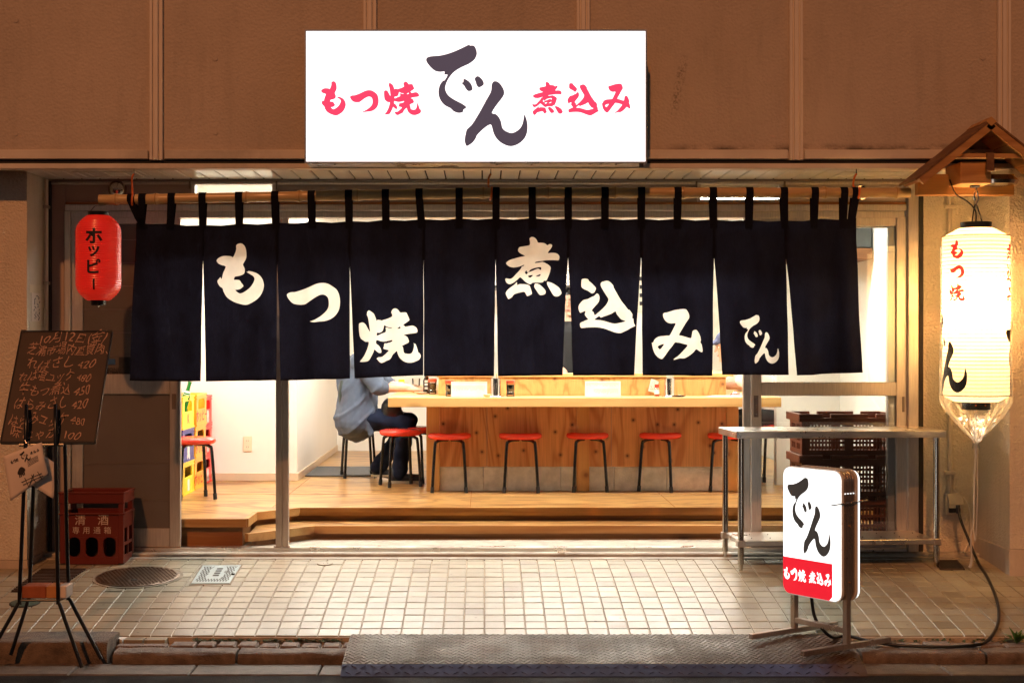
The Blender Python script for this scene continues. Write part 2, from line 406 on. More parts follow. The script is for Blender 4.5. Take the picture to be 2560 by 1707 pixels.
def platemat(name, col, rust):
    m, nt, bs = _new(name); v = coords(nt)
    a = noise(nt, v, 7, 7, .65); c = ramp(nt, a, [(.3, tuple(x*.7 for x in col)), (.7, col)])
    k = ramp(nt, noise(nt, v, 2.6, 8, .75), [(.48, (0, 0, 0)), (.70, (rust,)*3)]); c = mixc(nt, k, c, (.10, .045, .018))
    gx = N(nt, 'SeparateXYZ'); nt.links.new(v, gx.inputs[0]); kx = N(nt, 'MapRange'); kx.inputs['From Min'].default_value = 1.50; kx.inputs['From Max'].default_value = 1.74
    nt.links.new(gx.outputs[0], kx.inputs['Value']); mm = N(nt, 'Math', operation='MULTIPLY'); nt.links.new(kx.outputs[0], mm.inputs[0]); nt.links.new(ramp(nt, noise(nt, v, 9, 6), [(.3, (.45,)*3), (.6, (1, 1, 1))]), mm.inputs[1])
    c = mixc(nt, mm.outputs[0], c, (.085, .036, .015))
    nt.links.new(c, bs.inputs['Base Color']); bs.inputs['Metallic'].default_value = .75
    r = ramp(nt, noise(nt, v, 4.5, 6, .6), [(.32, (.42,)*3), (.6, (.66,)*3)]); nt.links.new(r, bs.inputs['Roughness']); return m
M['plate'] = platemat('checker_plate_base', (.13, .118, .10), .6)
M['tread'] = platemat('checker_plate_worn_tread', (.32, .315, .295), .25)
M['skirt'] = platemat('checker_plate_skirt', (.12, .16, .29), .25)
M['noren'] = sheer('black_noren_cotton', (.013, .013, .019), .22, weave=.9, tcol=(.016, .017, .032))
M['noren_white'] = sheer('undyed_noren_cotton', (.86, .81, .70), .60)
M['bamboo'] = wood('bamboo_skin', (.60, .42, .20), (.50, .33, .14), 'x', 2.5, 14, 0, .28, fine=.12)
M['bamboo_node'] = plain('bamboo_node', (.34, .18, .06), .5)
M['hook_orange'] = plain('orange_rubber_hook', (.62, .13, .02), .4)
M['steel'] = brushed('stainless_steel', (.78, .74, .67), .30, 'x')
M['steel_v'] = brushed('stainless_tube', (.62, .58, .52), .12, 'z')
M['chrome'] = plain('galvanised_wire', (.6, .58, .54), .25, 1, .05)
M['black'] = plain('black_paint', (.008, .008, .009), .28, 0, .2, 12)
M['rubber'] = plain('black_rubber', (.012, .011, .011), .55, 0, .2, 12)
M['sign_face'] = emit('backlit_white_acrylic', (1.0, .985, .99), 1.45)
M['sign_dark'] = emit('backlit_charcoal_print', (.09, .083, .125), .60)
M['sign_pink'] = emit('backlit_rose_print', (.95, .055, .14), 1.0)
M['signbox'] = brushed('sign_case_metal', (.52, .49, .46), .3, 'x', .8)
M['stand_face'] = emit('backlit_stand_acrylic', (.95, 1.0, 1.0), 1.5)
M['stand_dark'] = emit('backlit_black_print', (.05, .05, .048), .55)
M['stand_red'] = emit('backlit_red_print', (.72, .012, .03), .95)
M['stand_metal'] = brushed('bronze_aluminium', (.60, .52, .45), .3, 'z', .9)
M['paper_lantern'] = sheer('lantern_paper', (1.0, .83, .50), .55, emission=.66)
M['lantern_black'] = plain('black_ink', (.012, .01, .008), .5)
M['lantern_red'] = sheer('red_ink', (.78, .03, .035), .5, emission=.45)
M['red_lantern'] = sheer('red_vinyl', (.82, .022, .010), .45, emission=.28, gloss=.38)  # faint emission added to brighten the vinyl, no bulb inside
M['ink'] = plain('black_brush_ink', (.01, .008, .008), .45)
M['film'] = clear_film('clear_polythene', (.97, .97, .96), .05, .30, ripple=.9, top=.38)
M['glass'] = clear_film('door_glass', (.95, .975, .96), .05, .01)
M['film_panel'] = plain('covered_glass', (.12, .105, .09), .22, 0, .12, 2, rvar=.05)
M['lower_panel'] = plain('grey_door_panel', (.13, .112, .10), .32, 0, .1, 3)
M['kick'] = plain('kick_panel', (.46, .45, .47), .35, .5, .08, 3)
M['wall_white'] = plain('white_interior_paint', (.80, .765, .69), .6, 0, .02, 2)
M['base_board'] = plain('vinyl_baseboard', (.60, .46, .32), .5, 0, .05, 3)
M['ceiling'] = plain('white_ceiling', (.80, .78, .74), .7, 0, .03, 2)
M['floor_ply'] = wood('floor_plywood', (.47, .265, .088), (.22, .092, .026), 'x', 5, 3.2, 2.2, .30, (.22, .09, .03), .14, 3.0, nsc=1.5)
M['nosing'] = wood('pine_nosing', (.54, .31, .11), (.40, .20, .06), 'x', 6, 12, 2.4, .4, (.22, .08, .025), .15, .8)
M['riser'] = wood('riser_plywood', (.40, .185, .06), (.26, .10, .03), 'x', 6, 8, 2, .5, (.10, .04, .015), .2)
M['pine'] = wood('pine_counter', (.72, .44, .165), (.60, .32, .10), 'x', 5, 12, 2.3, .34, (.26, .09, .025), .10, .7)
M['pine_v'] = wood('pine_post', (.66, .37, .13), (.54, .27, .08), 'z', 4, 12, 2.6, .42, (.22, .08, .025), .10, .6)
M['ply_v'] = wood('plywood_front', (.68, .34, .135), (.50, .205, .07), 'z', 8, 7, 5.2, .45, (.085, .022, .01), .22, 1.4)
M['ply_back'] = wood('plywood_splash', (.66, .36, .12), (.50, .23, .065), 'z', 4, 2.5, 4.2, .42, (.20, .07, .02), .14, 2.8)
M['block'] = plain('concrete_block', (.56, .53, .47), .85, 0, .2, 14, 90, .5, .006)
M['red_seat'] = plain('red_vinyl_seat', (.90, .055, .032), .24, 0, .03, 3, coat=.3)
M['enamel'] = plain('black_enamel_tube', (.009, .008, .008), .2, 0, .1, 8)
M['tube_light'] = emit('fluorescent_diffuser', (1.0, .975, .90), 98.0)
M['fixture'] = plain('white_fixture', (.8, .8, .78), .4)
def plastic(name, col, rough=.36): return plain(name, col, rough, 0, .07, 9, spec=.45)
M['yellow'] = plastic('yellow_crate_plastic', (.90, .62, .02)); M['amber'] = plastic('amber_crate_plastic', (.88, .42, .03))
M['red_plastic'] = plastic('red_crate_plastic', (.78, .03, .02)); M['navy'] = plastic('navy_crate_plastic', (.022, .03, .22))
M['sake_red'] = plastic('sake_crate_plastic', (.13, .018, .009), .34); M['brown_plastic'] = plastic('brown_crate_plastic', (.15, .042, .022), .32)
M['bottle_green'] = plain('green_bottle_glass', (.012, .20, .02), .08, 0, .1, 5, coat=.5)
M['bottle_dark'] = plain('brown_bottle_glass', (.03, .012, .004), .08, 0, .1, 5, coat=.5)
M['white_label'] = plain('white_print', (.75, .72, .66), .5); M['red_print'] = plain('red_print', (.65, .05, .03), .5)
M['crate_print'] = plain('faded_crate_print', (.52, .40, .33), .6)
M['board'] = plain('chalkboard_slate', (.030, .014, .010), .5, 0, .3, 6, dirt=.35, dirtcol=(.07, .04, .03))
M['chalk'] = plain('chalk', (.52, .32, .24), .9, 0, .3, 90)
M['brick'] = plain('brick_block', (.36, .10, .035), .7, 0, .2, 12, 60, .3, .004)
M['brick_light'] = plain('brick_block_light', (.50, .22, .07), .7, 0, .2, 12, 60, .3, .004)
M['paper'] = plain('printed_paper', (.80, .70, .62), .7, 0, .03, 4); M['print_black'] = plain('print_black', (.03, .025, .025), .7)
M['menu_paper'] = plain('menu_card', (.62, .585, .48), .7); M['grey_print'] = plain('grey_print', (.10, .09, .075), .7)
M['manhole'] = plain('iron_manhole', (.13, .085, .055), .42, .7, .3, 14, 70, .3, .004, rvar=.1)
M['cover_blue'] = plain('painted_meter_cover', (.40, .50, .53), .35, .3, .1, 9, rvar=.08)
M['cover_ring'] = plain('mortar_ring', (.25, .205, .15), .8, 0, .2, 14, 90, .3, .004)
M['grate'] = plain('rusty_grate', (.055, .033, .022), .6, .3, .3, 20); M['teal'] = plain('teal_valve_cover', (.05, .10, .085), .5, .2, .3, 30)
M['cedar'] = wood('cedar_boards', (.52, .24, .075), (.38, .14, .04), 'y', 7, 8, 2.6, .5, (.16, .06, .02), .18, .8)
M['cedar_dark'] = wood('aged_cedar', (.22, .105, .04), (.15, .065, .025), 'y', 7, 8, 0, .6, fine=.2)
M['cedar_x'] = wood('cedar_beam', (.58, .31, .105), (.45, .21, .06), 'x', 6, 9, 2.2, .5, (.20, .08, .025), .15, .7)
M['pvc'] = plain('painted_conduit', (.62, .54, .43), .45); M['outlet'] = plain('outlet_plastic', (.60, .53, .42), .4)
M['ivory'] = plain('ivory_switch_plate', (.72, .62, .45), .4)
M['cable'] = plain('black_cable', (.008, .008, .008), .42); M['white_cord'] = plain('white_cord', (.75, .70, .60), .5)
M['soy'] = plain('soy_sauce', (.012, .005, .003), .1, 0, .1, 8, coat=.5); M['cap_red'] = plain('red_cap', (.52, .075, .03), .35)
M['clear_plastic'] = clear_film('clear_bottle', (.97, .95, .9), .10, .05)
M['beer'] = plain('beer', (.75, .42, .03), .15, 0, .1, 8); M['black_phone'] = plain('black_lacquer', (.012, .011, .011), .18)
M['skin'] = plain('skin', (.62, .36, .24), .5, 0, .06, 6); M['denim_shirt'] = plain('chambray_shirt', (.080, .105, .155), .85, 0, .14, 11, 240, .25, .002)
M['denim'] = plain('dark_denim', (.012, .017, .036), .9, 0, .45, 9, 260, .3, .002, spec=.1); M['shoe'] = plain('black_shoe', (.014, .014, .017), .5)
M['sole'] = plain('shoe_sole', (.42, .36, .27), .7); M['hair'] = plain('black_hair', (.010, .008, .007), .4, 0, .3, 40)
M['tee'] = plain('white_shirt', (.74, .71, .66), .8); M['apron'] = plain('black_apron', (.012, .012, .013), .8); M['cap_blue'] = plain('blue_cap', (.07, .08, .15), .8)
M['leather'] = plain('black_leather_bag', (.010, .009, .009), .3, 0, .3, 14, 60, .4, .004); M['green_nylon'] = plain('dark_green_nylon', (.022, .034, .028), .6)
M['leaf'] = plain('weed_leaf', (.05, .14, .02), .5, 0, .3, 20)
M['hood'] = plain('range_hood_steel', (.10, .105, .10), .35, .6, .2, 6); M['mat'] = plain('grey_floor_mat', (.075, .07, .065), .85, 0, .2, 30, 200, .5, .003)
M['vent'] = plain('vent_steel', (.55, .50, .45), .2, 1, .05)
M['ruby'] = plain('dark_red_post', (.30, .05, .02), .5)
# ---------------------------------------------------------------- brush characters (outlines in photo pixels)
def _g(ox, oy, sc, *polys):
    return [[(ox+x/sc, oy+y/sc) for x, y in crom(p, 2)] for p in polys]
GL = {}
GL['mo'] = _g(530, 600, 9.22, [(655,80),(700,90),(745,130),(775,190),(788,260),(793,330),(790,400),(770,455),(740,510),(713,565),(730,610),(752,665),(752,730),(740,770),(705,800),(640,825),(580,838),(530,850),(515,890),(508,918),(560,920),(610,922),(645,935),(680,990),(722,1048),(715,1075),(680,1110),(640,1135),(590,1147),(545,1155),(575,1190),(615,1220),(650,1232),(700,1220),(770,1180),(840,1125),(900,1060),(950,975),(970,910),(965,865),(935,825),(870,785),(790,735),(825,733),(830,715),(890,722),(960,740),(1040,775),(1110,835),(1165,920),(1190,1030),(1180,1110),(1150,1200),(1100,1285),(1020,1370),(940,1425),(870,1465),(800,1492),(720,1490),(620,1465),(520,1430),(430,1380),(360,1330),(310,1265),(270,1185),(250,1115),(205,1085),(160,1030),(138,980),(135,940),(165,900),(203,858),(210,885),(230,895),(245,830),(270,740),(320,615),(240,585),(160,550),(125,510),(110,480),(130,440),(175,405),(235,378),(310,367),(390,372),(450,382),(485,400),(520,340),(550,265),(562,195),(560,130),(600,95)])
GL['tsu'] = _g(710, 690, 12.06, [(1185,208),(1280,220),(1370,255),(1480,325),(1575,400),(1630,490),(1665,600),(1683,720),(1683,850),(1665,970),(1625,1075),(1560,1170),(1480,1245),(1390,1300),(1300,1335),(1200,1362),(1080,1368),(990,1378),(890,1390),(810,1380),(770,1362),(830,1345),(920,1310),(1030,1250),(1120,1190),(1220,1105),(1300,1015),(1340,920),(1350,840),(1345,740),(1320,650),(1270,595),(1210,565),(1150,558),(1080,570),(1010,600),(920,650),(830,710),(740,775),(670,830),(620,855),(540,867),(440,865),(350,850),(290,830),(220,780),(160,710),(115,640),(98,580),(105,550),(150,515),(230,490),(320,488),(400,470),(540,425),(680,365),(820,300),(930,250),(1060,215)])
GL['yaki'] = _g(890, 760, 9.8, [(315,155),(360,180),(430,230),(460,290),(490,365),(502,412),(520,390),(560,388),(600,395),(628,405),(680,388),(770,362),(850,325),(888,295),(880,240),(862,210),(875,165),(905,125),(950,105),(1000,120),(1045,160),(1075,205),(1150,205),(1220,205),(1245,235),(1275,300),(1303,370),(1300,400),(1240,445),(1155,505),(1180,530),(1205,555),(1290,540),(1370,527),(1430,545),(1480,585),(1502,640),(1495,690),(1440,710),(1350,722),(1230,740),(1170,762),(1220,785),(1255,810),(1280,860),(1295,905),(1280,945),(1230,970),(1165,1000),(1125,1028),(1145,1060),(1155,1120),(1170,1190),(1220,1215),(1290,1222),(1345,1210),(1385,1160),(1410,1080),(1418,1000),(1400,940),(1420,970),(1445,970),(1475,1030),(1505,1120),(1522,1180),(1560,1210),(1587,1275),(1550,1355),(1480,1395),(1400,1425),(1310,1440),(1220,1425),(1140,1385),(1070,1320),(1030,1250),(1010,1190),(998,1150),(950,1190),(895,1245),(865,1310),(820,1360),(760,1382),(700,1415),(640,1440),(590,1430),(545,1390),(520,1355),(500,1340),(540,1305),(590,1300),(640,1290),(700,1245),(760,1190),(805,1135),(750,1115),(672,1090),(685,1040),(700,965),(740,965),(800,950),(860,930),(890,905),(885,880),(820,895),(750,910),(680,918),(600,908),(500,880),(490,965),(540,1005),(585,1055),(615,1120),(620,1180),(595,1198),(550,1190),(500,1155),(450,1112),(425,1180),(380,1270),(335,1355),(300,1390),(240,1408),(120,1417),(110,1395),(150,1345),(200,1270),(250,1170),(290,1060),(315,930),(240,925),(190,895),(130,850),(100,790),(88,720),(78,620),(80,490),(115,462),(160,450),(200,467),(240,505),(280,580),(335,672),(342,640),(330,560),(310,420),(288,310),(266,265),(280,190)],
  [(693,518),(740,545),(800,568),(875,576),(868,592),(810,590),(740,570),(728,585),(733,680),(640,720),(512,775),(512,705),(560,705),(610,690),(655,650),(675,590)],
  [(1005,605),(1040,570),(1070,550),(1088,572),(1075,595)])
GL['ni'] = _g(1255, 585, 9.225, [(695,68),(740,80),(780,110),(810,155),(832,200),(900,203),(970,212),(1010,232),(1052,262),(1080,240),(1110,233),(1150,245),(1157,280),(1120,345),(1052,437),(1130,433),(1200,433),(1265,448),(1310,485),(1328,530),(1320,575),(1300,608),(1220,602),(1120,602),(1030,606),(930,622),(790,640),(755,668),(840,662),(935,645),(1010,675),(1080,715),(1125,768),(1115,840),(1095,910),(1060,1000),(1015,1078),(968,1075),(950,1105),(910,1120),(820,1120),(710,1122),(680,1145),(650,1158),(600,1140),(540,1100),(490,1055),(420,998),(360,1050),(290,1105),(220,1145),(165,1157),(110,1130),(80,1080),(72,1045),(95,1022),(150,1035),(200,1033),(250,1005),(320,930),(400,845),(440,790),(460,748),(490,745),(512,710),(440,738),(360,762),(270,773),(190,760),(135,730),(92,680),(130,632),(190,598),(280,570),(400,535),(528,505),(460,470),(400,430),(370,385),(380,340),(403,305),(480,290),(560,275),(635,257),(648,200),(640,140),(635,110),(660,80)],
  [(525,888),(568,840),(575,872),(610,880),(650,830),(720,795),(800,775),(870,765),(903,775),(895,835),(845,800),(780,815),(700,850),(600,890),(568,932)],
  [(600,965),(715,945),(650,1010)], [(770,980),(885,925),(870,972)],
  [(345,1105),(350,1178),(400,1158),(470,1156),(560,1162),(630,1185),(660,1250),(690,1350),(680,1390),(590,1430),(570,1415),(545,1370),(512,1332),(430,1345),(340,1370),(275,1395),(230,1455),(160,1497),(135,1485),(90,1395),(90,1350),(130,1290),(200,1230),(290,1165)],
  [(765,1145),(830,1150),(890,1185),(960,1250),(1005,1310),(1003,1370),(960,1400),(890,1410),(850,1385),(800,1310),(752,1235),(745,1190)],
  [(1042,1108),(1090,1108),(1170,1135),(1270,1195),(1330,1250),(1365,1320),(1375,1370),(1320,1425),(1255,1440),(1200,1420),(1150,1355),(1090,1250),(1045,1165)])
GL['komi'] = _g(1435, 690, 10.456, [(290,68),(350,78),(375,95),(390,130),(450,180),(530,260),(575,320),(560,370),(530,425),(480,455),(440,440),(370,390),(280,350),(205,300),(190,230),(200,100),(240,75)],
  [(590,460),(635,475),(660,520),(668,570),(655,650),(620,710),(540,800),(462,898),(510,945),(540,1025),(620,965),(720,880),(810,790),(870,710),(908,605),(850,510),(780,400),(715,290),(695,215),(725,160),(790,138),(860,122),(930,142),(1000,205),(1038,255),(1045,300),(1120,430),(1240,640),(1330,760),(1420,880),(1445,880),(1500,950),(1530,1010),(1522,1105),(1550,1110),(1565,1230),(1600,1285),(1590,1310),(1480,1360),(1420,1400),(1320,1450),(1240,1488),(1170,1488),(1080,1470),(960,1430),(820,1380),(720,1355),(600,1338),(450,1338),(330,1345),(195,1358),(160,1310),(160,1230),(230,1195),(300,1160),(370,1135),(340,1090),(305,1045),(283,1000),(300,908),(180,960),(150,945),(120,870),(118,800),(150,730),(240,632),(350,605),(450,555),(530,520)],
  [(535,1145),(590,1090),(640,1055),(680,1058),(700,1088),(770,1060),(860,1030),(1000,975),(1095,920),(1125,985),(1190,1070),(1250,1135),(1350,1175),(1300,1200),(1190,1225),(1080,1243),(960,1225),(820,1185),(690,1155)])
GL['mi'] = _g(1620, 760, 10.453, [(960,130),(1010,150),(1055,220),(1080,295),(1075,370),(1010,470),(940,590),(870,710),(822,808),(900,828),(1000,860),(1120,892),(1145,830),(1165,715),(1200,685),(1250,672),(1290,695),(1340,775),(1375,860),(1388,940),(1375,1005),(1405,1045),(1420,1110),(1437,1210),(1420,1255),(1390,1252),(1330,1218),(1260,1180),(1200,1250),(1110,1330),(1020,1390),(950,1418),(860,1415),(790,1432),(700,1457),(690,1435),(800,1360),(880,1280),(960,1190),(1045,1078),(960,1045),(860,1015),(780,1005),(715,1005),(650,1095),(560,1200),(470,1320),(390,1410),(345,1435),(270,1405),(200,1340),(150,1260),(120,1170),(100,1080),(92,1005),(125,1005),(150,940),(210,880),(300,845),(400,835),(500,825),(580,815),(640,710),(690,610),(735,500),(640,505),(560,497),(490,460),(430,400),(398,330),(395,270),(420,235),(500,222),(600,190),(720,155),(850,135)],
  [(240,1115),(280,1080),(350,1055),(420,1045),(370,1120),(305,1182),(265,1155)])
GL['de'] = _g(1050, 100, 5.6, [(680,72),(700,82),(750,82),(780,120),(797,190),(780,250),(745,295),(680,340),(580,385),(490,440),(430,500),(385,570),(358,640),(353,690),(375,750),(420,800),(500,850),(580,890),(625,920),(650,948),(608,978),(605,1005),(580,1020),(530,1023),(470,1000),(430,960),(360,925),(310,880),(275,820),(260,760),(262,690),(285,620),(325,572),(345,568),(388,490),(340,488),(345,445),(290,450),(220,440),(160,395),(105,330),(85,285),(100,250),(140,235),(200,228),(280,222),(370,202),(470,168),(570,125)],
  [(620,548),(660,565),(705,605),(732,660),(730,705),(680,720),(645,690),(615,640),(582,605),(605,595),(608,560)],
  [(800,510),(840,525),(880,570),(893,610),(885,635),(830,668),(795,640),(780,590),(765,545)])
GL['n'] = _g(1050, 100, 5.6, [(1045,580),(1090,590),(1140,640),(1175,710),(1175,770),(1130,840),(1060,930),(1005,1025),(1060,1040),(1105,1085),(1135,1150),(1150,1225),(1180,1265),(1225,1290),(1275,1305),(1330,1292),(1390,1250),(1430,1190),(1450,1110),(1460,1045),(1490,1110),(1505,1190),(1500,1290),(1470,1370),(1410,1435),(1340,1475),(1270,1490),(1200,1475),(1120,1430),(1060,1365),(1025,1290),(1008,1220),(985,1185),(920,1220),(850,1280),(795,1340),(780,1380),(740,1435),(700,1465),(655,1488),(635,1455),(625,1400),(640,1310),(660,1250),(720,1195),(790,1090),(860,970),(930,840),(985,745),(1000,690),(1003,630),(1020,595)])
def bbox(polys):
    xs = [x for p in polys for x, y in p]; ys = [y for p in polys for x, y in p]; return min(xs), min(ys), max(xs), max(ys)
def fit(polys, x0, y0, x1, y1, ref=None):
    """map outlines (y down) into the box (x0, y0 = top left, x1, y1 = bottom right), in any axes"""
    a, b, c, d = bbox(ref or polys)
    return [[(x0+(x-a)/(c-a)*(x1-x0), y0+(y-b)/(d-b)*(y1-y0)) for x, y in p] for p in polys]
DEN = GL['de']+GL['n']

# ---------------------------------------------------------------- ground
pave = empty('forecourt'); pave['kind'] = 'structure'
mb = MB()                                                   # grout bed following the fall of the ground
ys = [-0.2-1.56*i/20 for i in range(21)]
prof = [(y, zg(y)-.006) for y in ys]
mb.xprism(prof+[(prof[-1][0], -.45), (prof[0][0], -.45)], -4.4, 4.4)
mb.build('grout_bed', M['grout'], pave)
PIT = .108
def tile_verts(x0, x1, y0, y1, dz, tilt):
    z0, z1 = zg(y0), zg(y1); b = .0025
    def z(x, y): return (z0+(z1-z0)*(y-y0)/(y1-y0))+dz+tilt*(x-(x0+x1)/2)
    vs = [(x, y, z(x, y)-.014) for x, y in ((x0, y0), (x1, y0), (x1, y1), (x0, y1))]
    vs += [(x, y, z(x, y)-b) for x, y in ((x0, y0), (x1, y0), (x1, y1), (x0, y1))]
    vs += [(x, y, z(x, y)) for x, y in ((x0+b, y0+b), (x1-b, y0+b), (x1-b, y1-b), (x0+b, y1-b))]
    fs = [(0, 1, 5, 4), (1, 2, 6, 5), (2, 3, 7, 6), (3, 0, 4, 7), (4, 5, 9, 8), (5, 6, 10, 9), (6, 7, 11, 10), (7, 4, 8, 11), (8, 9, 10, 11)]
    return vs, fs
rt = random.Random(5); far = MB(); ntile = 0
def in_cover(x, y):
    for cx, cy, rx, ry in HOLES:
        if abs(x-cx) < rx and abs(y-cy) < ry: return True
    return False
HOLES = []
for r in range(15):
    y0 = -1.75+r*PIT; y1 = min(y0+PIT-.0042, -.203)
    for c in range(-40, 41):
        x0 = c*PIT+.0025; x1 = (c+1)*PIT-.0025
        vs, fs = tile_verts(x0, x1, y0+.001, y1, rt.uniform(-.0011, .0011), rt.uniform(-.012, .012))
        s = S(y0); px0 = CX+x0*s; px1 = CX+x1*s
        if r < 6 and px1 > -15 and px0 < 2575 and ntile < 300:
            t = MB().add(vs, fs).build('tile', M['tile'], pave, fix=False); ntile += 1
        else: far.add(vs, fs)
far.build('tile_field', M['tile'], pave, fix=False, kind='stuff')
# one odd pale cut tile and the extra cut row at the left
cr = empty('cut_tile_row'); cr['kind'] = 'structure'
for px0, px1, m in ((292, 318, 'white_label'), (318, 366, 'tile'), (369, 422, 'tile')):
    y0, y1 = -1.835, -1.757; s = S(y1)
    x0, x1 = X(px0, y1), X(px1, y1)
    if m == 'white_label': MB().prism([(x0, y1-.012), (x0+.045, y0), (x1, y1), (x0+.02, y1+.001)], -.26, -.214).build('tile', M[m], cr)
    else: MB().box(x0, x1-.004, y0, y1, -.26, -.214, .002).build('tile', M[m], cr)

strip = empty('concrete_threshold'); strip['kind'] = 'structure'
MB().box(-2.76, 3.1, -.125, -.035, -.2, -.012, .008).build('upper_band', M['concrete'], strip)
MB().box(-2.76, 3.1, -.202, -.12, -.2, -.034, .006).build('lower_band', M['concrete'], strip)

kerb = empty('kerb'); kerb['kind'] = 'structure'
rk = random.Random(8)
def rounded_kerb(x0, x1, y0, y1, z0, z1, r=.03):
    m = MB(); nx = max(4, int((x1-x0)/.05)); pr = [(y1, z0), (y1, z1)]
    for k in range(6): a = pi/2*k/5; pr.append((y0+r-r*sin(a), z1-r+r*cos(a)))
    pr.append((y0, z0))
    for i in range(nx+1):
        x = x0+(x1-x0)*i/nx
        for y, z in pr:
            j = rk.uniform(-.004, .004) if 0 < i < nx else 0
            m.v.append((x, y+j*(1 if y < y1 else 0), z+(rk.uniform(-.003, .003) if z > z0 else 0)))
    n = len(pr)
    for i in range(nx):
        for k in range(n-1): m.f.append((i*n+k, i*n+k+1, (i+1)*n+k+1, (i+1)*n+k))
    m.f.append(tuple(range(n))); m.f.append(tuple(nx*n+k for k in range(n))[::-1]); return m
rounded_kerb(-4.4, -2.62, -2.03, -1.765, -.4, -.183, .035).build('kerb_stone', M['kerb'], kerb, True)
rounded_kerb(-2.605, -1.885, -2.03, -1.765, -.4, -.186, .035).build('kerb_stone', M['kerb'], kerb, True)
x = -1.85
while x < 4.2:
    x1 = min(x+.622, 4.3); rounded_kerb(x, x1-.012, -2.055, -1.925, -.4, -.236+rk.uniform(-.003, .003), .032).build('kerb_stone', M['kerb'], kerb, True); x = x1
x = -1.60
while x < 4.2:
    w = rk.uniform(.10, .145)
    MB().box(x, x+w-.012, -1.918, -1.80+rk.uniform(-.006, .006), -.34, -.228+rk.uniform(-.006, .004), .008).build('sett', M['sett'], kerb); x += w
MB().box(-1.86, 4.3, -1.925, -1.752, -.42, -.250).build('sett_bed', M['grout'], kerb)
MB().box(-1.87, -1.615, -1.918, -1.842, -.34, -.229, .006).build('sett', M['sett'], kerb)
gut = empty('gutter'); gut['kind'] = 'structure'
x = -4.4
for x1 in (-2.0, -1.42, -.80, -.2, .4, 1.0, 1.62, 2.25, 2.85, 4.4):
    MB().box(x, x1-.006, -2.302, -2.058, -.42, -.287+rk.uniform(-.002, .002), .006).build('gutter_slab', M['gutter'], gut); x = x1
MB().quad((-60, -2.30, -.293), (60, -2.30, -.293), (60, -80, -.30), (-60, -80, -.30)).build('road', M['asphalt'])['kind'] = 'structure'
MB().quad((-60, 12, -.45), (60, 12, -.45), (60, -2.3, -.45), (-60, -2.3, -.45)).build('ground', M['concrete'])['kind'] = 'structure'
mo = MB(); rm = random.Random(3)
for i in range(420):
    x = rm.uniform(-1.5, -.72) if i < 300 else rm.uniform(1.9, 3.0); y = rm.gauss(-1.785, .012); s = rm.uniform(.006, .016)
    a = rm.uniform(0, 6.28); z = -.236+rm.uniform(0, .012)
    mo.add([(x+s*cos(a), y+s*sin(a), z), (x+s*cos(a+2.1), y+s*sin(a+2.1), z+s*.7), (x+s*cos(a+4.2), y+s*sin(a+4.2), z+s*.3)], [(0, 1, 2)])
tag(mo.build('moss', M['moss'], fix=False), 'green moss growing in the gap behind the stone setts', 'moss', kind='stuff')

# ---------------------------------------------------------------- covers let into the tiles
def slab_on_ground(c4, h, inset=0):
    m = MB(); c = Vector((sum(p.x for p in c4)/4, sum(p.y for p in c4)/4, 0))
    q = []
    for p in c4:
        d = Vector((p.x, p.y, 0))-c; d *= (1-inset); q.append(Vector((c.x+d.x, c.y+d.y, 0)))
    vs = [(p.x, p.y, zg(p.y)-.02) for p in q]+[(p.x, p.y, zg(p.y)+h) for p in q]
    return m.add(vs, [(0, 1, 2, 3), (7, 6, 5, 4), (0, 4, 5, 1), (1, 5, 6, 2), (2, 6, 7, 3), (3, 7, 4, 0)])
mc = G(345, 1442); mh = empty('manhole_cover', (mc.x, mc.y, zg(mc.y)), label='round brown iron manhole cover with a studded pattern in the tiles', cat='manhole cover')
tilt = atan2(zg(mc.y+.2)-zg(mc.y-.2), .4); mh.rotation_euler = (tilt, 0, 0)
MB().lathe([(.262, -.02), (.262, .002), (.25, .003)], 48).build('ring', M['cover_ring'], mh, True)
MB().lathe([(.242, -.02), (.242, .006), (.238, .008)], 48).build('lid', M['manhole'], mh, True)
st = MB()
for i in range(-9, 10):
    for j in range(-9, 10):
        x, y = i*.024+(j % 2)*.012, j*.024
        if x*x+y*y < .222**2 and (x*x+(y+.1)**2 > .03**2): st.box(x-.008, x+.008, y-.005, y+.005, .007, .0115)
st.build('stud_pattern', M['manhole'], mh, kind='stuff')
MB().lathe([(.02, .006), (.02, .0105)], 16, (.0, -.1, 0)).build('key_hole', M['gap'], mh)
q = [G(507, 1415), G(602, 1414), G(574, 1459), G(478, 1460)]
cv = empty('meter_cover', label='pale blue grey rectangular meter cover with black lettering set in the tiles', cat='meter cover')
slab_on_ground(q, .003, -.09).build('surround', M['cover_ring'], cv)
slab_on_ground(q, .0065).build('lid', M['cover_blue'], cv)
def uvg(u, v, h):
    a = q[3].lerp(q[2], u); b = q[0].lerp(q[1], u); p = a.lerp(b, v); return Vector((p.x, p.y, zg(p.y)+h))
ln = MB()
for k in range(-9, 22):
    for sgn in (1, -1):
        pts = []
        for t in range(13):
            v = .08+.84*t/12; u = k*.075+sgn*v*.45+(.4 if sgn < 0 else 0)
            if .06 < u < .94 and not (.30 < u < .72 and .28 < v < .86): pts.append((u, v))
        for a, b in zip(pts, pts[1:]):
            if abs(a[0]-b[0]) < .09:
                p, r_ = uvg(*a, .0068), uvg(*b, .0068); d = Vector((.0024, 0, 0)); ln.quad(p-d, p+d, r_+d, r_-d)
ln.build('hatching', M['print_black'], cv, fix=False, kind='stuff')
tm = text_mesh('メーター', .17, .012, spacing=1.05)
warp(tm, lambda x, y: uvg(.80-y*.9, .50+x*1.0, .0075)); mesh_obj('lettering', tm, M['print_black'], cv)
brs = MB()
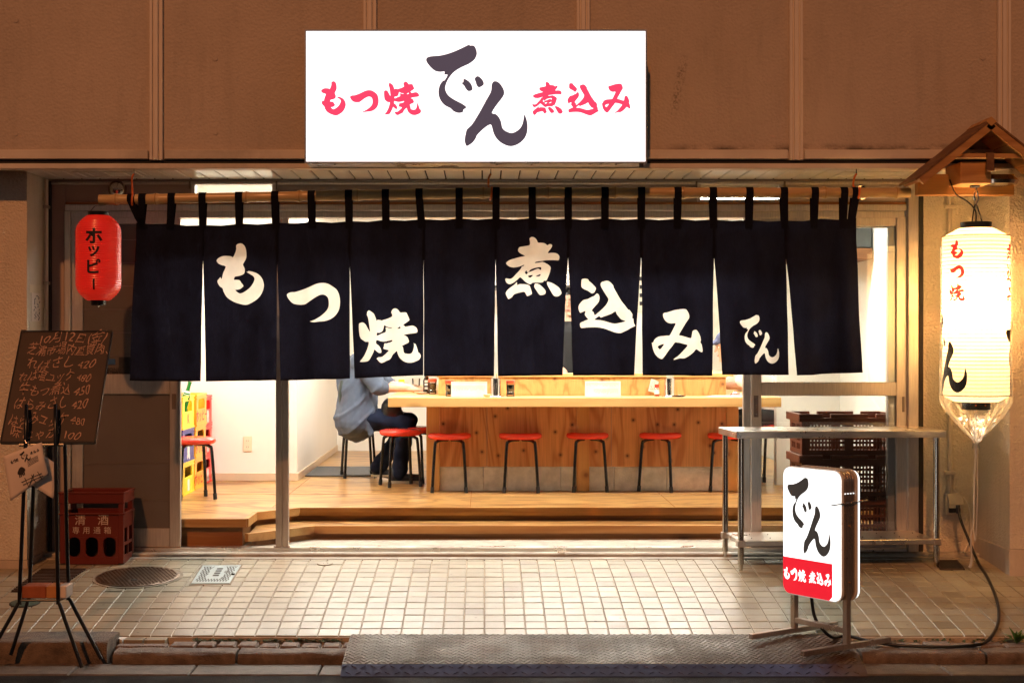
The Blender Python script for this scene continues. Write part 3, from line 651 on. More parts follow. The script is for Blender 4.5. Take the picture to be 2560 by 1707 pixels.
for k in range(4):
    v_ = .36+.125*k; brs.quad(uvg(.44, v_, .0075), uvg(.60, v_, .0075), uvg(.60, v_+.07, .0075), uvg(.44, v_+.07, .0075))
brs.build('bars', M['print_black'], cv, fix=False)
for k in range(1):
    p = uvg(.97, .45, .007); MB().box(p.x-.012, p.x+.006, p.y-.01, p.y+.01, p.z-.004, p.z+.004).build('lift_slot', M['gap'], cv)
gq = [G(105, 1423), G(215, 1423), G(140, 1480), G(27, 1480)]
gr = empty('drain_grate', label='dark rusty rectangular drain grate beside the stuccoed pillar', cat='grate')
slab_on_ground(gq, .003).build('tray', M['gap'], gr)
for k in range(15):
    t0 = k/15+.012; t1 = t0+.036
    a, b = gq[0].lerp(gq[3], t0), gq[1].lerp(gq[2], t0); c, d = gq[1].lerp(gq[2], t1), gq[0].lerp(gq[3], t1)
    slab_on_ground([a, b, c, d], .009).build('bar', M['grate'], gr)
tp = G(62, 1507); to = empty('valve_cover', (tp.x, tp.y, zg(tp.y)), label='small round teal valve cover in the tiles under the easel', cat='valve cover')
to.rotation_euler = (.12, 0, 0)
MB().lathe([(.075, -.02), (.075, .005), (.07, .007)], 28).build('lid', M['teal'], to, True)
MB().lathe([(.083, -.02), (.083, .003)], 28).build('ring', M['gap'], to, True)
tp = G(812, 1409); to = empty('cleanout_cap', (tp.x, tp.y, zg(tp.y)), label='small round flush drain cap near the door threshold', cat='drain cap')
to.rotation_euler = (.06, 0, 0)
MB().lathe([(.048, -.02), (.048, .0035)], 32).build('ring', M['cover_ring'], to, True)
MB().lathe([(.044, -.02), (.044, .005)], 32).build('lid', M['tile'], to, True)
MB().box(-.012, -.004, -.003, .003, .004, .0058).build('slot', M['gap'], to); MB().box(.014, .022, -.003, .003, .004, .0058).build('slot', M['gap'], to)
dq = [G(2340, 1402), G(2392, 1402), G(2410, 1424), G(2352, 1424)]
dr = empty('drain_box', label='open dark square drain in the tiles by the right pillar', cat='drain')
slab_on_ground(dq, .004).build('pit', M['gap'], dr)
for a, b in ((0, 1), (1, 2), (2, 3), (3, 0)):
    MB().tube([dq[a]+Vector((0, 0, .004)), dq[b]+Vector((0, 0, .004))], .006, 6).build('rim', M['grate'], dr)

# ---------------------------------------------------------------- checker plate ramp
PL = [(-1.762, -.199), (-1.86, -.206), (-2.25, -.247), (-2.332, -.289)]
px0, px1 = -.69, 1.84
ramp_o = empty('steel_ramp', label='long checker plate steel ramp laid over the kerb', cat='ramp')
m = MB(); th = .005
top = PL; bot = [(y, z-th) for y, z in PL][::-1]
m.xprism([PL[0], PL[1], PL[2], (PL[2][0], PL[2][1]-th), (PL[1][0], PL[1][1]-th), (PL[0][0], PL[0][1]-th)], px0, px1); m.build('plate', M['plate'], ramp_o)
MB().xprism([(PL[2][0]-.0008, PL[2][1]-.001), PL[3], (PL[3][0], PL[3][1]-th), (PL[2][0]-.0008, PL[2][1]-th-.002)], px0, px1).build('skirt', M['skirt'], ramp_o)
lz = MB(); lz2 = MB()
def lozenge(p, u, v, n, L, W, hgt):
    vs = [p-u*L, p-v*W, p+u*L, p+v*W, p-u*L*.35+n*hgt, p+u*L*.35+n*hgt]
    (lz if W < .0031 else lz2).add(vs, [(0, 1, 5, 4), (1, 2, 5), (2, 3, 4, 5), (3, 0, 4)])
for k in range(3):
    (y0, z0), (y1, z1) = PL[k], PL[k+1]; L = sqrt((y1-y0)**2+(z1-z0)**2)
    d = Vector((0, (y1-y0)/L, (z1-z0)/L)); n = Vector((0, d.z, -d.y))
    if n.z < 0: n = -n
    pitch = .030 if k < 2 else .047; rows = max(1, int(L/(pitch*.72)))
    for i in range(rows):
        s = (i+.5)*L/rows
        for j in range(int((px1-px0)/pitch)):
            x = px0+.012+(j+.5*(i % 2))*pitch
            if x > px1-.015: continue
            p = Vector((x, y0, z0))+d*s; a = (1 if (i+j) % 2 else -1)*.6
            u = Vector((cos(a), 0, 0))+d*sin(a); v = Vector((-sin(a), 0, 0))+d*cos(a)
            lozenge(p, u, v, n, pitch*.43, pitch*.10, .0038)
lz.build('tread_pattern', M['tread'], ramp_o, fix=False, kind='stuff'); lz2.build('skirt_pattern', M['skirt'], ramp_o, fix=False, kind='stuff')
MB().xprism([(-1.80, -.262), (-1.80, -.206), (-1.81, -.206), (-1.81, -.262)], px0+.02, px1-.02).build('stiffener', M['grate'], ramp_o)
# ---------------------------------------------------------------- the building
YF = -.66                                                   # plane of the upper facade
bld = empty('shop_building', label='street front of a stuccoed building with a low soffit over a lit eatery', cat='building')
joints = [X(p, YF) for p in (391, 925, 1458, 1990, 2510)]
jx = [joints[0]-2*1.257, joints[0]-1.257]+joints+[joints[-1]+1.257]
ztrim1, ztrim0 = Z(375, YF), Z(399, YF)
zf1, zf0 = Z(409, YF), Z(422, YF)
ZS = zf0+.003
for a, b in zip(jx, jx[1:]):
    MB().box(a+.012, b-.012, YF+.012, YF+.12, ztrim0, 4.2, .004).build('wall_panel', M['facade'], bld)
    MB().box(a+.048, b-.048, YF-.010, YF+.011, ztrim0+.002, ztrim1, .004).build('sill_trim', M['trimmetal'], bld)
for j in jx:
    cvp = MB().box(j-.040, j+.040, YF-.004, YF+.0115, ztrim0-.004, 4.2).build('joint_cover', M['cover'], bld)
    for dx, w in ((-.030, .009), (.0, .013), (.030, .009)):
        MB().box(j+dx-w, j+dx+w, YF-.014-(.004 if dx == 0 else 0), YF-.0045, ztrim0-.003, 4.2, .003).build('rib', M['cover'], cvp)
MB().box(-4.6, 4.6, YF+.010, YF+.12, ztrim0-.03, ztrim0-.003).build('shadow_gap', M['gap'], bld)
MB().box(-4.6, 4.6, YF-.004, YF+.10, zf0, zf1, .003).build('fascia', M['trimmetal'], bld)
MB().box(-4.6, 4.6, YF+.12, .2, ztrim0+.2, 4.2).build('core_wall', M['gap'], bld)
# bolt plugs
for px, py in ((38, 49), (37, 333), (537, 145), (537, 330), (2017, 142), (2017, 328), (2459, 143)):
    x, z = X(px, YF), Z(py, YF)
    MB().tube([(x, YF+.013, z), (x, YF+.0085, z)], .017, 18).build('bolt_plug', M['facade'], bld)
# soffit
sof = empty('soffit', parent=bld)
MB().box(-2.85, 3.1, YF+.08, .10, ZS+.014, ZS+.05).build('soffit_backing', M['gap'], sof)
x = -2.76
while x < 3.0:
    MB().box(x+.003, x+.1085, YF+.012, -.06, ZS, ZS+.012, .003).build('slat', M['slat'], sof); x += .1145
MB().box(-2.76, 3.1, -.058, -.01, ZS-.012, ZS+.012, .004).build('edge_bead', M['alu_dark'], sof)
MB().box(-2.76, 3.1, -.034, -.006, ZS-.03, ZS-.013, .003).build('edge_bead', M['alu'], sof)
for pa, pb, ya, yb in ((2100, 2280, -.50, -.22), (190, 345, -.50, -.20)):
    xa, xb = X(pa, -.4), X(pb, -.4)
    h = MB()
    for q in ((xa, xb, ya, ya+.018), (xa, xb, yb-.018, yb), (xa, xa+.018, ya+.018, yb-.018), (xb-.018, xb, ya+.018, yb-.018)): h.box(*q, ZS-.007, ZS-.001)
    h.build('hatch_frame', M['slat'], sof)
    MB().box(xa+.02, xb-.02, ya+.02, ya+.045, ZS-.004, ZS-.001).build('hatch_gap', M['gap'], sof)
# pillars
LX, LY, RX, RY = -2.762, -.45, 3.105, -.64
MB().box(-4.6, LX, LY, .2, -.005, ZS+.2).build('pillar', M['pillar'], bld)
MB().box(-4.6, LX+.004, LY-.006, .2, -.4, -.008, .003).build('plinth', M['plinth'], bld)
MB().box(RX, 4.6, RY, .2, .085, ZS+.2).build('pillar', M['pillar'], bld)
MB().box(RX-.004, 4.6, RY-.008, .2, -.4, .082, .004).build('plinth', M['plinth'], bld)
MB().box(2.775, RX-.002, .0, .2, -.2, ZS).build('side_wall', M['pillar'], bld)
MB().box(2.742, 2.772, -.035, .1, -.1, ZS-.002, .003).build('dark_reveal', M['gap'], bld)
MB().box(2.672, 2.738, -.05, .08, -.06, ZS-.002, .004).build('jamb', M['alu'], bld)
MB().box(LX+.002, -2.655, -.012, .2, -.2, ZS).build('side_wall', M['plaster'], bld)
MB().box(-2.75, -2.735, -.05, -.013, -.06, ZS-.002, .003).build('dark_reveal', M['gap'], bld)
# lintel wall with two transom openings
ZL0, ZL1 = Z(505, 0), ZS
tr = [(X(480, 0), X(690, 0)), (X(1742, 0), X(1955, 0))]
xs = [-2.655, tr[0][0], tr[0][1], tr[1][0], tr[1][1], 2.668]
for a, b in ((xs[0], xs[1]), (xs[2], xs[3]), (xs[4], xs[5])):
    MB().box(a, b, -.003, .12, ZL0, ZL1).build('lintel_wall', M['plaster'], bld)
MB().box(-2.65, 2.668, -.02, .06, Z(512, 0), ZL0-.001, .003).build('batten', M['woodstrip'], bld)
ZO = Z(545, 0)
hd = MB().box(-2.65, 2.668, -.03, .09, Z(528, 0), Z(512, 0)-.001, .003).build('door_head', M['alu'], bld)
MB().box(-2.62, 2.66, -.015, .085, ZO, Z(528, 0)-.001, .003).build('track_rail', M['alu'], hd)
for (a, b), kind in zip(tr, (0, 1)):
    w = empty('transom_window', parent=bld); z0, z1 = ZL0+.001, ZL1-.001
    f = MB().box(a, a+.022, -.02, .05, z0, z1).box(b-.022, b, -.02, .05, z0, z1).box(a+.022, b-.022, -.02, .05, z1-.028, z1).box(a+.022, b-.022, -.02, .05, z0, z0+.014)
    f.build('frame', M['alu'], w)
    if kind: MB().box(a+.024, b-.024, -.012, .0, z0+.045, z1-.03).build('sash', M['wall_white'], w)
    MB().box(a+.024, b-.024, .012, .016, z0+.015, z1-.029).build('pane', M['glass'], w)
    for xx in (a-.012, b+.004): MB().box(xx, xx+.01, -.045, -.02, z1-.06, z1-.012).build('catch', M['alu_dark'], w)
# round vents
for px, py, r, kind in ((295, 474, .058, 0), (2150, 482, .052, 1)):
    x, z = X(px, 0), Z(py, 0); v = empty('wall_vent', parent=bld)
    MB().tube([(x, -.004, z), (x, -.018, z)], r, 28).build('flange', M['vent'], v, True)
    if kind == 0: MB().lathe([(r*cos(a), r*.9*sin(a)) for a in [i*pi/2/8 for i in range(8)]]+[(.002, r*.9)], 28).xf(Matrix.Translation((x, -.018, z)) @ Matrix.Rotation(pi/2, 4, 'X')).build('dome', M['vent'], v, True)
    else:
        MB().tube([(x+.8*r*cos(a), -.022, z+.8*r*sin(a)) for a in [i*2*pi/28 for i in range(28)]], .008, 8, closed=True).build('ring', M['vent'], v, True)
        MB().tube([(x, -.019, z), (x, -.021, z)], r*.62, 20).build('throat', M['gap'], v)

def bar(name, x0, x1, y0, y1, z0, z1, mat, par, c=.003): return MB().box(x0, x1, y0, y1, z0, z1, c).build(name, mat, par)
# left closed door leaf
dl = empty('sliding_door', parent=bld)
xA, xB, xC, xD = X(180, 0), X(208, 0), X(425, 0), X(452, 0); yA, yB = -.012, .024
zt1, zt0, zm1, zm0, zb1 = Z(533, 0), Z(560, 0), Z(935, 0), Z(985, 0), Z(1320, 0)
bar('jamb', -2.653, xA-.002, -.035, .06, 0, Z(529, 0), M['alu'], dl)
bar('stile', xA, xB, yA, yB, .012, zt1, M['alu'], dl); bar('stile', xC, xD, yA, yB, .012, zt1, M['alu'], dl)
bar('rail', xB, xC, yA+.003, yB-.003, zt0, zt1, M['alu'], dl); bar('rail', xB, xC, yA+.003, yB-.003, zm0, zm1, M['alu'], dl)
bar('rail', xB, xC, yA+.003, yB-.003, .012, zb1, M['alu'], dl)
bar('pane', xB, xC, .004, .009, zm1, zt0, M['film_panel'], dl, 0); bar('pane', xB, xC, .004, .009, zb1, zm0, M['lower_panel'], dl, 0)
ph = bar('pull', X(431, 0), X(441, 0), yA-.004, yA+.001, Z(1022, 0), Z(984, 0), M['alu_dark'], dl, .001)
for z in (Z(1250, 0), Z(1160, 0)): bar('seam', xB+.002, xC-.002, .001, .0035, z, z+.004, M['alu_dark'], dl, 0)
for k in range(6): bar('seam', xB+.002, xC-.002, .0015, .0035, Z(600+58*k, 0), Z(600+58*k, 0)+.003, M['alu_dark'], dl, 0)
# stickers on it
stk = empty('door_stickers', (0, 0, 0), label='blue and black stickers with black capital letters on the closed left door', cat='stickers')
bar('blue_sticker', X(268, 0), X(288, 0), -.0005, .002, Z(911, 0), Z(897, 0), plain('blue_sticker', (.03, .10, .25), .4), stk, 0)
bar('black_sticker', X(297, 0), X(332, 0), -.0005, .002, Z(940, 0), Z(893, 0), M['rubber'], stk, 0)
for i, s in enumerate(('MONEY', 'MT', 'EN')):
    tm = text_mesh(s, .034, .012, align='LEFT'); warp(tm, lambda x, y, i=i: Vector((X(262, 0)+x, -.0012, Z(926+7.5*i, 0)+y-.006))); mesh_obj('lettering', tm, M['print_black'], stk)
bar('black_label', X(280, 0), X(296, 0), -.0005, .002, Z(938, 0), Z(928, 0), M['rubber'], stk, 0)
# centre post: two stiles back to back
pm = empty('door_post', parent=bld)
for a, b in ((690, 705.5), (706.5, 722)): bar('stile', X(a, 0), X(b, 0), -.016, .026, .012, ZO-.002, M['alu'], pm)
for px in (688, 723): bar('guide', X(px, 0)-.008, X(px, 0)+.008, -.02, .0, -.002, .022, M['white_label'], pm)
# right leaves
dr_ = empty('sliding_door', parent=bld); yA, yB = -.012, .024
xA, xB, xC, xD = X(1877, 0), X(1903, 0), X(2240, 0), X(2266, 0)
zt1, zt0, zm1, zm0, zb1 = Z(540, 0), Z(565, 0), Z(955, 0), Z(989, 0), Z(1345, 0)
bar('stile', xA, xB, yA, yB, -.02, zt1-.002, M['alu'], dr_); bar('stile', xC, xD, yA, yB, -.02, zt1-.002, M['alu'], dr_)
bar('rail', xB, xC, yA+.003, yB-.003, zt0, zt1-.003, M['alu'], dr_); bar('rail', xB, xC, yA-.002, yB+.002, zm0, zm1, M['alu'], dr_)
bar('kick_rail', xB, xC, yA+.003, yB-.003, -.02, zb1, M['kick'], dr_)
bar('pane', xB, xC, .004, .009, zm1, zt0, M['glass'], dr_, 0); bar('pane', xB, xC, .004, .009, zb1, zm0, M['glass'], dr_, 0)
bar('lock_plate', X(1884, 0), X(1895, 0), yA-.004, yA+.001, Z(1042, 0), Z(988, 0), M['alu_dark'], dr_, .001)
for k in range(4): MB().tube([(X(1889.5, 0), yA-.004, Z(996+13*k, 0)), (X(1889.5, 0), yA-.007, Z(996+13*k, 0))], .005, 8).build('screw', M['chrome'], dr_)
bar('pull', X(2257, 0)-.008, X(2257, 0)+.008, yA-.004, yA+.001, Z(1029, 0), Z(991, 0), M['alu_dark'], dr_, .001)
bar('edge_seal', xD-.115, xD-.07, .012, .028, zb1, zt0, M['kick'], dr_)
d2 = empty('sliding_door', parent=bld)                      # leaf slid behind it: only its stile shows past the front one
xA2, xB2 = X(1857, .05), X(1880, .05)
bar('stile', xA2, xB2, .032, .068, .012, ZO-.002, M['alu'], d2); bar('stile', 2.56, 2.62, .032, .068, .012, ZO-.002, M['alu'], d2)
bar('rail', xB2, 2.56, .036, .064, ZO-.06, ZO-.004, M['alu'], d2); bar('rail', xB2, 2.56, .036, .064, .012, .09, M['kick'], d2)
MB().box(-2.65, 2.668, -.034, .07, -.02, .010, .003).build('door_sill', M['steel'], bld)

# ---------------------------------------------------------------- interior shell
ZFL = .18
fl = empty('floor'); fl['kind'] = 'structure'
MB().box(-2.75, 2.9, .07, .95, -.3, -.001).build('entry_slab', M['concrete'], fl)
def slab(name, poly, z0, z1, mat, par): return MB().prism(poly, z0, z1).build(name, mat, par)
PX = [(-2.72, .075), (-1.52, .075), (-1.52, .45), (-1.26, .72), (2.75, .74), (2.75, 6.0), (-2.72, 6.0)]
slab('platform', PX, ZFL-.045, ZFL-.001, M['floor_ply'], fl)
for (a, b) in (((-2.72, .074), (-1.519, .074)), ((-1.519, .074), (-1.519, .45)), ((-1.519, .45), (-1.26, .719)), ((-1.26, .719), (2.75, .739))):
    a, b = Vector((*a, 0)), Vector((*b, 0)); d = (b-a).normalized(); n = Vector((d.y, -d.x, 0))
    pts = [a+n*.012, b+n*.012, b-n*.02, a-n*.02]
    MB().prism([(p.x, p.y) for p in pts], ZFL-.052, ZFL+.0008).build('nosing', M['nosing'], fl)
slab('riser', [(-2.7, .105), (-1.55, .105), (-1.55, .47), (-1.28, .75), (2.74, .77), (2.74, .9), (-2.7, .9)], .0, ZFL-.046, M['riser'], fl)
LT = [(-1.50, .05), (-1.13, .45), (2.75, .47), (2.75, .78), (-1.27, .76), (-1.515, .47)]
slab('tread', LT, .05, .089, M['floor_ply'], fl)
for (a, b) in (((-1.51, .04), (-1.13, .449)), ((-1.13, .449), (2.75, .469))):
    a, b = Vector((*a, 0)), Vector((*b, 0)); d = (b-a).normalized(); n = Vector((d.y, -d.x, 0))
    pts = [a+n*.012, b+n*.012, b-n*.02, a-n*.02]
    MB().prism([(p.x, p.y) for p in pts], .038, .0905).build('nosing', M['nosing'], fl)
slab('riser', [(-1.49, .09), (-1.12, .48), (2.74, .50), (2.74, .7), (-1.2, .7), (-1.49, .45)], .0, .049, M['riser'], fl)
# plywood seams
for x0, x1, y0, y1 in ((-1.45, -1.444, .76, 3.0), (-.10, -.094, .76, 1.84), (1.30, 1.306, .76, 1.84), (-2.6, 2.7, 1.62, 1.606)):
    MB().box(x0, x1, min(y0, y1), max(y0, y1), ZFL-.002, ZFL+.0004).build('seam', M['riser'], fl)
inn = empty('interior_room'); inn['kind'] = 'structure'
ZC = 2.62; WY = 2.69
def wl(name, *a, mat='wall_white'): return MB().box(*a).build(name, M[mat], inn)
wl('wall_left', -2.80, -2.68, .13, WY, -.1, ZC); wl('wall_partition', -2.68, -1.52, WY, WY+.1, -.1, ZC)
wl('wall_passage', -1.62, -1.52, WY+.1, 6.0, -.1, ZC); wl('wall_back', -1.62, 2.95, 6.0, 6.1, -.1, ZC)
wl('wall_right', 2.80, 2.95, .2, 6.0, -.1, ZC)
wl('ceiling', -2.8, 2.95, .125, 6.1, ZC, ZC+.1, mat='ceiling')
wl('lintel_back', -2.68, 2.8, .121, .13, ZO+.15, ZC, mat='wall_white') if False else None
MB().box(-2.8, 2.95, .13, .2, ZS+.02, ZC).build('wall_above_door', M['wall_white'], inn)
MB().box(-2.67, -1.512, WY-.010, WY-.001, ZFL, ZFL+.062, .002).build('baseboard', M['base_board'], inn)
MB().box(-1.519, -1.510, WY-.001, 6.0, ZFL, ZFL+.062, .002).build('baseboard', M['base_board'], inn)
MB().box(-2.679, -2.67, .14, WY-.012, ZFL, ZFL+.062, .002).build('baseboard', M['base_board'], inn)
for x in (1.95, 2.35): MB().box(x, x+.16, 5.98, 5.999, .2, ZC).build('wall_batten', M['menu_paper'], inn)
# power socket
so = empty('power_socket', label='ivory double power socket on the white interior wall', cat='socket')
sx, sz = X(619, WY), Z(1109, WY)
MB().box(sx-.037, sx+.037, WY-.008, WY-.0005, sz-.062, sz+.062, .003).build('plate', M['ivory'], so)
for dz in (.025, -.025):
    for dx in (-.007, .007): MB().box(sx+dx-.0015, sx+dx+.0015, WY-.009, WY-.0075, sz+dz-.006, sz+dz+.006).build('slot', M['grey_print'], so)
# ceiling lights
LAB = ['white fluorescent ceiling light nearest the door on the crate side', 'white fluorescent ceiling light nearest the door on the right', 'white fluorescent ceiling light over the seated customer', 'white fluorescent ceiling light over the kitchen centre', 'white fluorescent ceiling light over the far right corner', 'white fluorescent ceiling light above the entrance step']
for (x, y), lab in zip(((-1.75, 1.3), (1.55, .95), (-.95, 3.4), (.75, 3.9), (2.0, 3.6), (-.05, .95)), LAB):
    c = empty('ceiling_light', (x, y, ZC), label=lab, cat='ceiling light', group='fluorescent ceiling lights')
    MB().box(-.64, .64, -.11, .11, -.045, -.001, .006).build('housing', M['fixture'], c)
    MB().box(-.61, .61, -.09, .09, -.075, -.046, .012).build('diffuser', M['tube_light'], c)
# ---------------------------------------------------------------- sign box above the soffit
YS = -.91
sg = empty('sign_box', (0, 0, 0), label='large white backlit sign box with red and charcoal brush lettering above the entrance', cat='sign')
sx0, sx1, sz0, sz1 = X(763, YS), X(1616, YS), Z(407, YS), Z(76, YS)
MB().box(sx0, sx1, YS+.012, YF-.02, sz0, sz1, .004).build('case', M['signbox'], sg)
fr = MB()
for q in ((sx0-.003, sx1+.003, sz1-.006, sz1+.003), (sx0-.003, sx1+.003, sz0-.003, sz0+.006), (sx0-.003, sx0+.005, sz0+.006, sz1-.006), (sx1-.005, sx1+.003, sz0+.006, sz1-.006)): fr.box(q[0], q[1], YS-.004, YS+.013, q[2], q[3])
fr.build('trim', M['signbox'], sg)
MB().box(sx0+.006, sx1-.006, YS, YS+.011, sz0+.007, sz1-.007).build('face', M['sign_face'], sg)
for px in (835, 1048, 1330, 1542): MB().tube([(X(px, YS), YS+.06, sz0), (X(px, YS), YS+.06, sz0-.007)], .006, 10).build('screw', M['chrome'], sg)
MB().box(X(1605, YS)-.012, X(1605, YS)+.012, YS+.03, YS+.06, sz0-.022, sz0-.001).build('clasp', M['alu_dark'], sg)
for x in (sx0+.25, sx1-.25): MB().box(x-.03, x+.03, YF-.022, YF+.006, sz0+.12, sz1-.1).build('bracket', M['signbox'], sg)
def flat_glyph(polys, y, mat, par, name='lettering'):
    me = fill([[(X(px, y), Z(py, y)) for px, py in p] for p in polys])
    warp(me, lambda a, b: Vector((a, y, b))); return mesh_obj(name, me, mat, par)
flat_glyph(DEN, YS-.0015, M['sign_dark'], sg)
def sb(k, x0, y0, x1, y1): return fit(GL[k], 740+x0*.39116, 50+y0*.39116, 740+x1*.39116, 50+y1*.39116)
for k, b in (('mo', (160, 393, 318, 612)), ('tsu', (345, 450, 528, 590)), ('yaki', (562, 395, 800, 610)), ('ni', (1510, 397, 1705, 610)), ('komi', (1735, 405, 1935, 612)), ('mi', (1955, 408, 2137, 597))):
    flat_glyph(sb(k, *b), YS-.0015, M['sign_pink'], sg)

# ---------------------------------------------------------------- bamboo rod, hooks, noren
YN = -.665
rod = empty('bamboo_rod', (0, 0, 0), label='long bamboo rod hung under the soffit carrying the black curtain', cat='rod')
def rod_z(x):
    px = CX+x*S(YN); py = 500-18*min(1, max(0, (px-248)/990)) if px < 1238 else 482
    return Z(py, YN)
nodes = [X(p, YN) for p in (291, 390, 617, 749, 894, 1208, 1370, 1537, 1708, 2062, 2240)]
xr0, xr1 = X(248, YN), X(2275, YN)
sx_ = sorted(set([xr0, xr1]+[xr0+(xr1-xr0)*i/40 for i in range(41)]+[n+d for n in nodes for d in (-.02, -.006, .006, .02)]))
MB().tube([(x, YN, rod_z(x)) for x in sx_], [.030+(.0045 if min(abs(x-n) for n in nodes) < .008 else 0)-.001*sin(x*3) for x in sx_], 20).build('culm', M['bamboo'], rod, True)
for n in nodes: MB().tube([(n-.0025, YN, rod_z(n)), (n+.0025, YN, rod_z(n))], .0355, 20).build('node', M['bamboo_node'], rod, True)
for px, pyt, lab in ((333, 421, 'orange hook holding the rod beside the red lantern'), (1227, 412, 'orange hook holding the rod under the sign box'), (2143, 420, 'orange hook holding the rod beside the wooden lantern roof')):
    hk = empty('rod_hook', label=lab, cat='hook', group='hooks holding the bamboo rod'); x = X(px, YN); z = rod_z(x); zt = ZS-.002
    MB().tube([(x, YN+.02, zt), (x, YN+.02, zt-.028), (x+.003, YN+.02, zt-.036)], .004, 8).build('eye', M['chrome'], hk, True)
    pts = [(x, YN+.02, zt-.03), (x-.012, YN+.022, zt-.055), (x-.014, YN+.042, z+.05)]+[(x-.01+.016*k/9, YN+.042*cos(a), z+.042*sin(a)) for k, a in enumerate([pi*.3-i*pi*1.55/9 for i in range(10)])]
    MB().tube(crom(pts, 3, False), .0062, 8).build('hook', M['hook_orange'], hk, True)

nor = empty('noren_curtain', (0, 0, 0), label='wide black split curtain with large white brush lettering across the entrance', cat='curtain')
slit = [341, 507, 693, 874, 1059, 1239, 1420, 1603, 1785, 1964, 2141]
slit_top = [0, 640, 655, 648, 650, 648, 645, 645, 645, 645, 0]
topy = [557, 563, 557, 553, 548, 546, 547, 547, 549, 552, 545]
bot = [(326, 951, 499, 953), (517, 953, 691, 950), (702, 951, 874, 946), (888, 945, 1058, 938), (1060, 940, 1235, 940), (1245, 940, 1407, 938), (1432, 938, 1586, 938), (1606, 938, 1781, 939), (1804, 936, 1971, 937), (1991, 938, 2155, 931)]
ZN0, ZN1 = Z(942, YN), Z(550, YN)
def drape(i):
    ph = i*2.1
    def f(x, z):
        t = min(1.1, max(0, (ZN1-z)/(ZN1-ZN0)))
        y = YN-.002*(i % 2)+t*(.024*sin(x*10+ph)+.015*sin(x*27+ph*1.7+z*2)+.005*sin(x*58+ph))+.0035*sin(x*39+z*2)+.0025*sin(z*17+x*8+ph)*(1-t)+.012*t*t*sin(ph*3)
        if i == 9: y += .014*sin((x*1.2+z)*11)*t
        return y
    return f
glyphs = {1: GL['mo'], 2: GL['tsu'], 3: GL['yaki'], 5: GL['ni'], 6: GL['komi'], 7: GL['mi'], 8: fit(DEN, 1850, 787, 1949, 909)}
toW = lambda px, py: (X(px, YN), Z(py, YN))
for i in range(10):
    a, b = slit[i], slit[i+1]; bx0, by0, bx1, by1 = bot[i]; ta, tb = topy[i], topy[i+1]
    st_l = slit_top[i] or 600; st_r = slit_top[i+1] or 600
    out = [(a, ta), (a+(b-a)*.25, ta+(tb-ta)*.25+3), (a+(b-a)*.5, (ta+tb)/2-1), (a+(b-a)*.75, ta+(tb-ta)*.75+3), (b, tb), (b, st_r)]
    out += [(b+(bx1-b)*t**.8+rk.uniform(-.6, .6), st_r+(by1-st_r)*t) for t in (.2, .4, .6, .8)]+[(bx1, by1)]
    out += [(bx1+(bx0-bx1)*t, by1+(by0-by1)*t+rk.uniform(-1.2, 1.2)) for t in (.25, .5, .75)]+[(bx0, by0)]
    out += [(a+(bx0-a)*t**.8+rk.uniform(-.6, .6), st_l+(by0-st_l)*t) for t in (.8, .6, .4, .2)]+[(a, st_l)]
    polys = [[toW(*p) for p in out]]; gl = [[toW(*p) for p in g] for g in glyphs.get(i, [])]
    f = drape(i)
    me = cut_grid(fill(polys+gl), .03, .05); warp(me, lambda x, z: Vector((x, f(x, z), z)))
    po = mesh_obj('panel', me, M['noren'], nor); me.polygons.foreach_set('use_smooth', [True]*len(me.polygons))
    if gl:
        mg = cut_grid(fill(gl), .03, .05); warp(mg, lambda x, z: Vector((x, f(x, z), z)))
        mesh_obj('lettering', mg, M['noren_white'], po); mg.polygons.foreach_set('use_smooth', [True]*len(mg.polygons))
    # hems and seams
    hm = MB(); n = 12
    for k in range(n):
        p = [(bx0+(bx1-bx0)*(k+d)/n, by0+(by1-by0)*(k+d)/n) for d in (0, 1)]
        w0, w1 = toW(*p[0]), toW(*p[1])
        hm.quad((w0[0], f(*w0)-.003, w0[1]), (w1[0], f(*w1)-.003, w1[1]), (w1[0], f(w1[0], w1[1]+.012)-.003, w1[1]+.012), (w0[0], f(w0[0], w0[1]+.012)-.003, w0[1]+.012))
    hm.build('hem', M['noren'], po)
    if i: 
        xs_, z0_, z1_ = X(a, YN), Z(st_l, YN), Z(ta, YN); MB().box(xs_-.006, xs_+.006, YN-.009, YN+.009, z0_, z1_-.002).build('seam', M['noren'], po)
straps = [(357, 352), (430, 425), (507, 507), (598, 598), (688, 690), (779, 780), (872, 873), (964, 965), (1048, 1056), (1148, 1148), (1240, 1240), (1330, 1332), (1420, 1421), (1512, 1513), (1603, 1603), (1694, 1693), (1782, 1784), (1873, 1872), (1959, 1962), (2036, 2034), (2109, 2106)]
for pt, pb in straps+[(329, 362), (2138, 2122)]:
    xt, xb = X(pt, YN), X(pb, YN); zr = rod_z(xt); zb = Z(572, YN); w = .0215; r = .0335; m = MB(); L = []
    L.append((YN-.006, zb, xb)); L.append((YN-.012, zb+.06, xb+(xt-xb)*.45)); L.append((YN-r*.9, zr-.012, xt))
    for k in range(9): a = pi-pi*k/8; L.append((YN+r*cos(a), zr+r*sin(a), xt))
    L.append((YN+r*.9, zr-.012, xt)); L.append((YN+.012, zb+.06, xb+(xt-xb)*.45)); L.append((YN+.006, zb, xb))
    for y, z, x in L: m.v += [(x-w, y, z), (x+w, y, z)]
    m.f = [(2*k, 2*k+1, 2*k+3, 2*k+2) for k in range(len(L)-1)]
    o = m.build('strap', M['noren'], nor, fix=False)
    md = o.modifiers.new('thickness', 'SOLIDIFY'); md.thickness = .0025

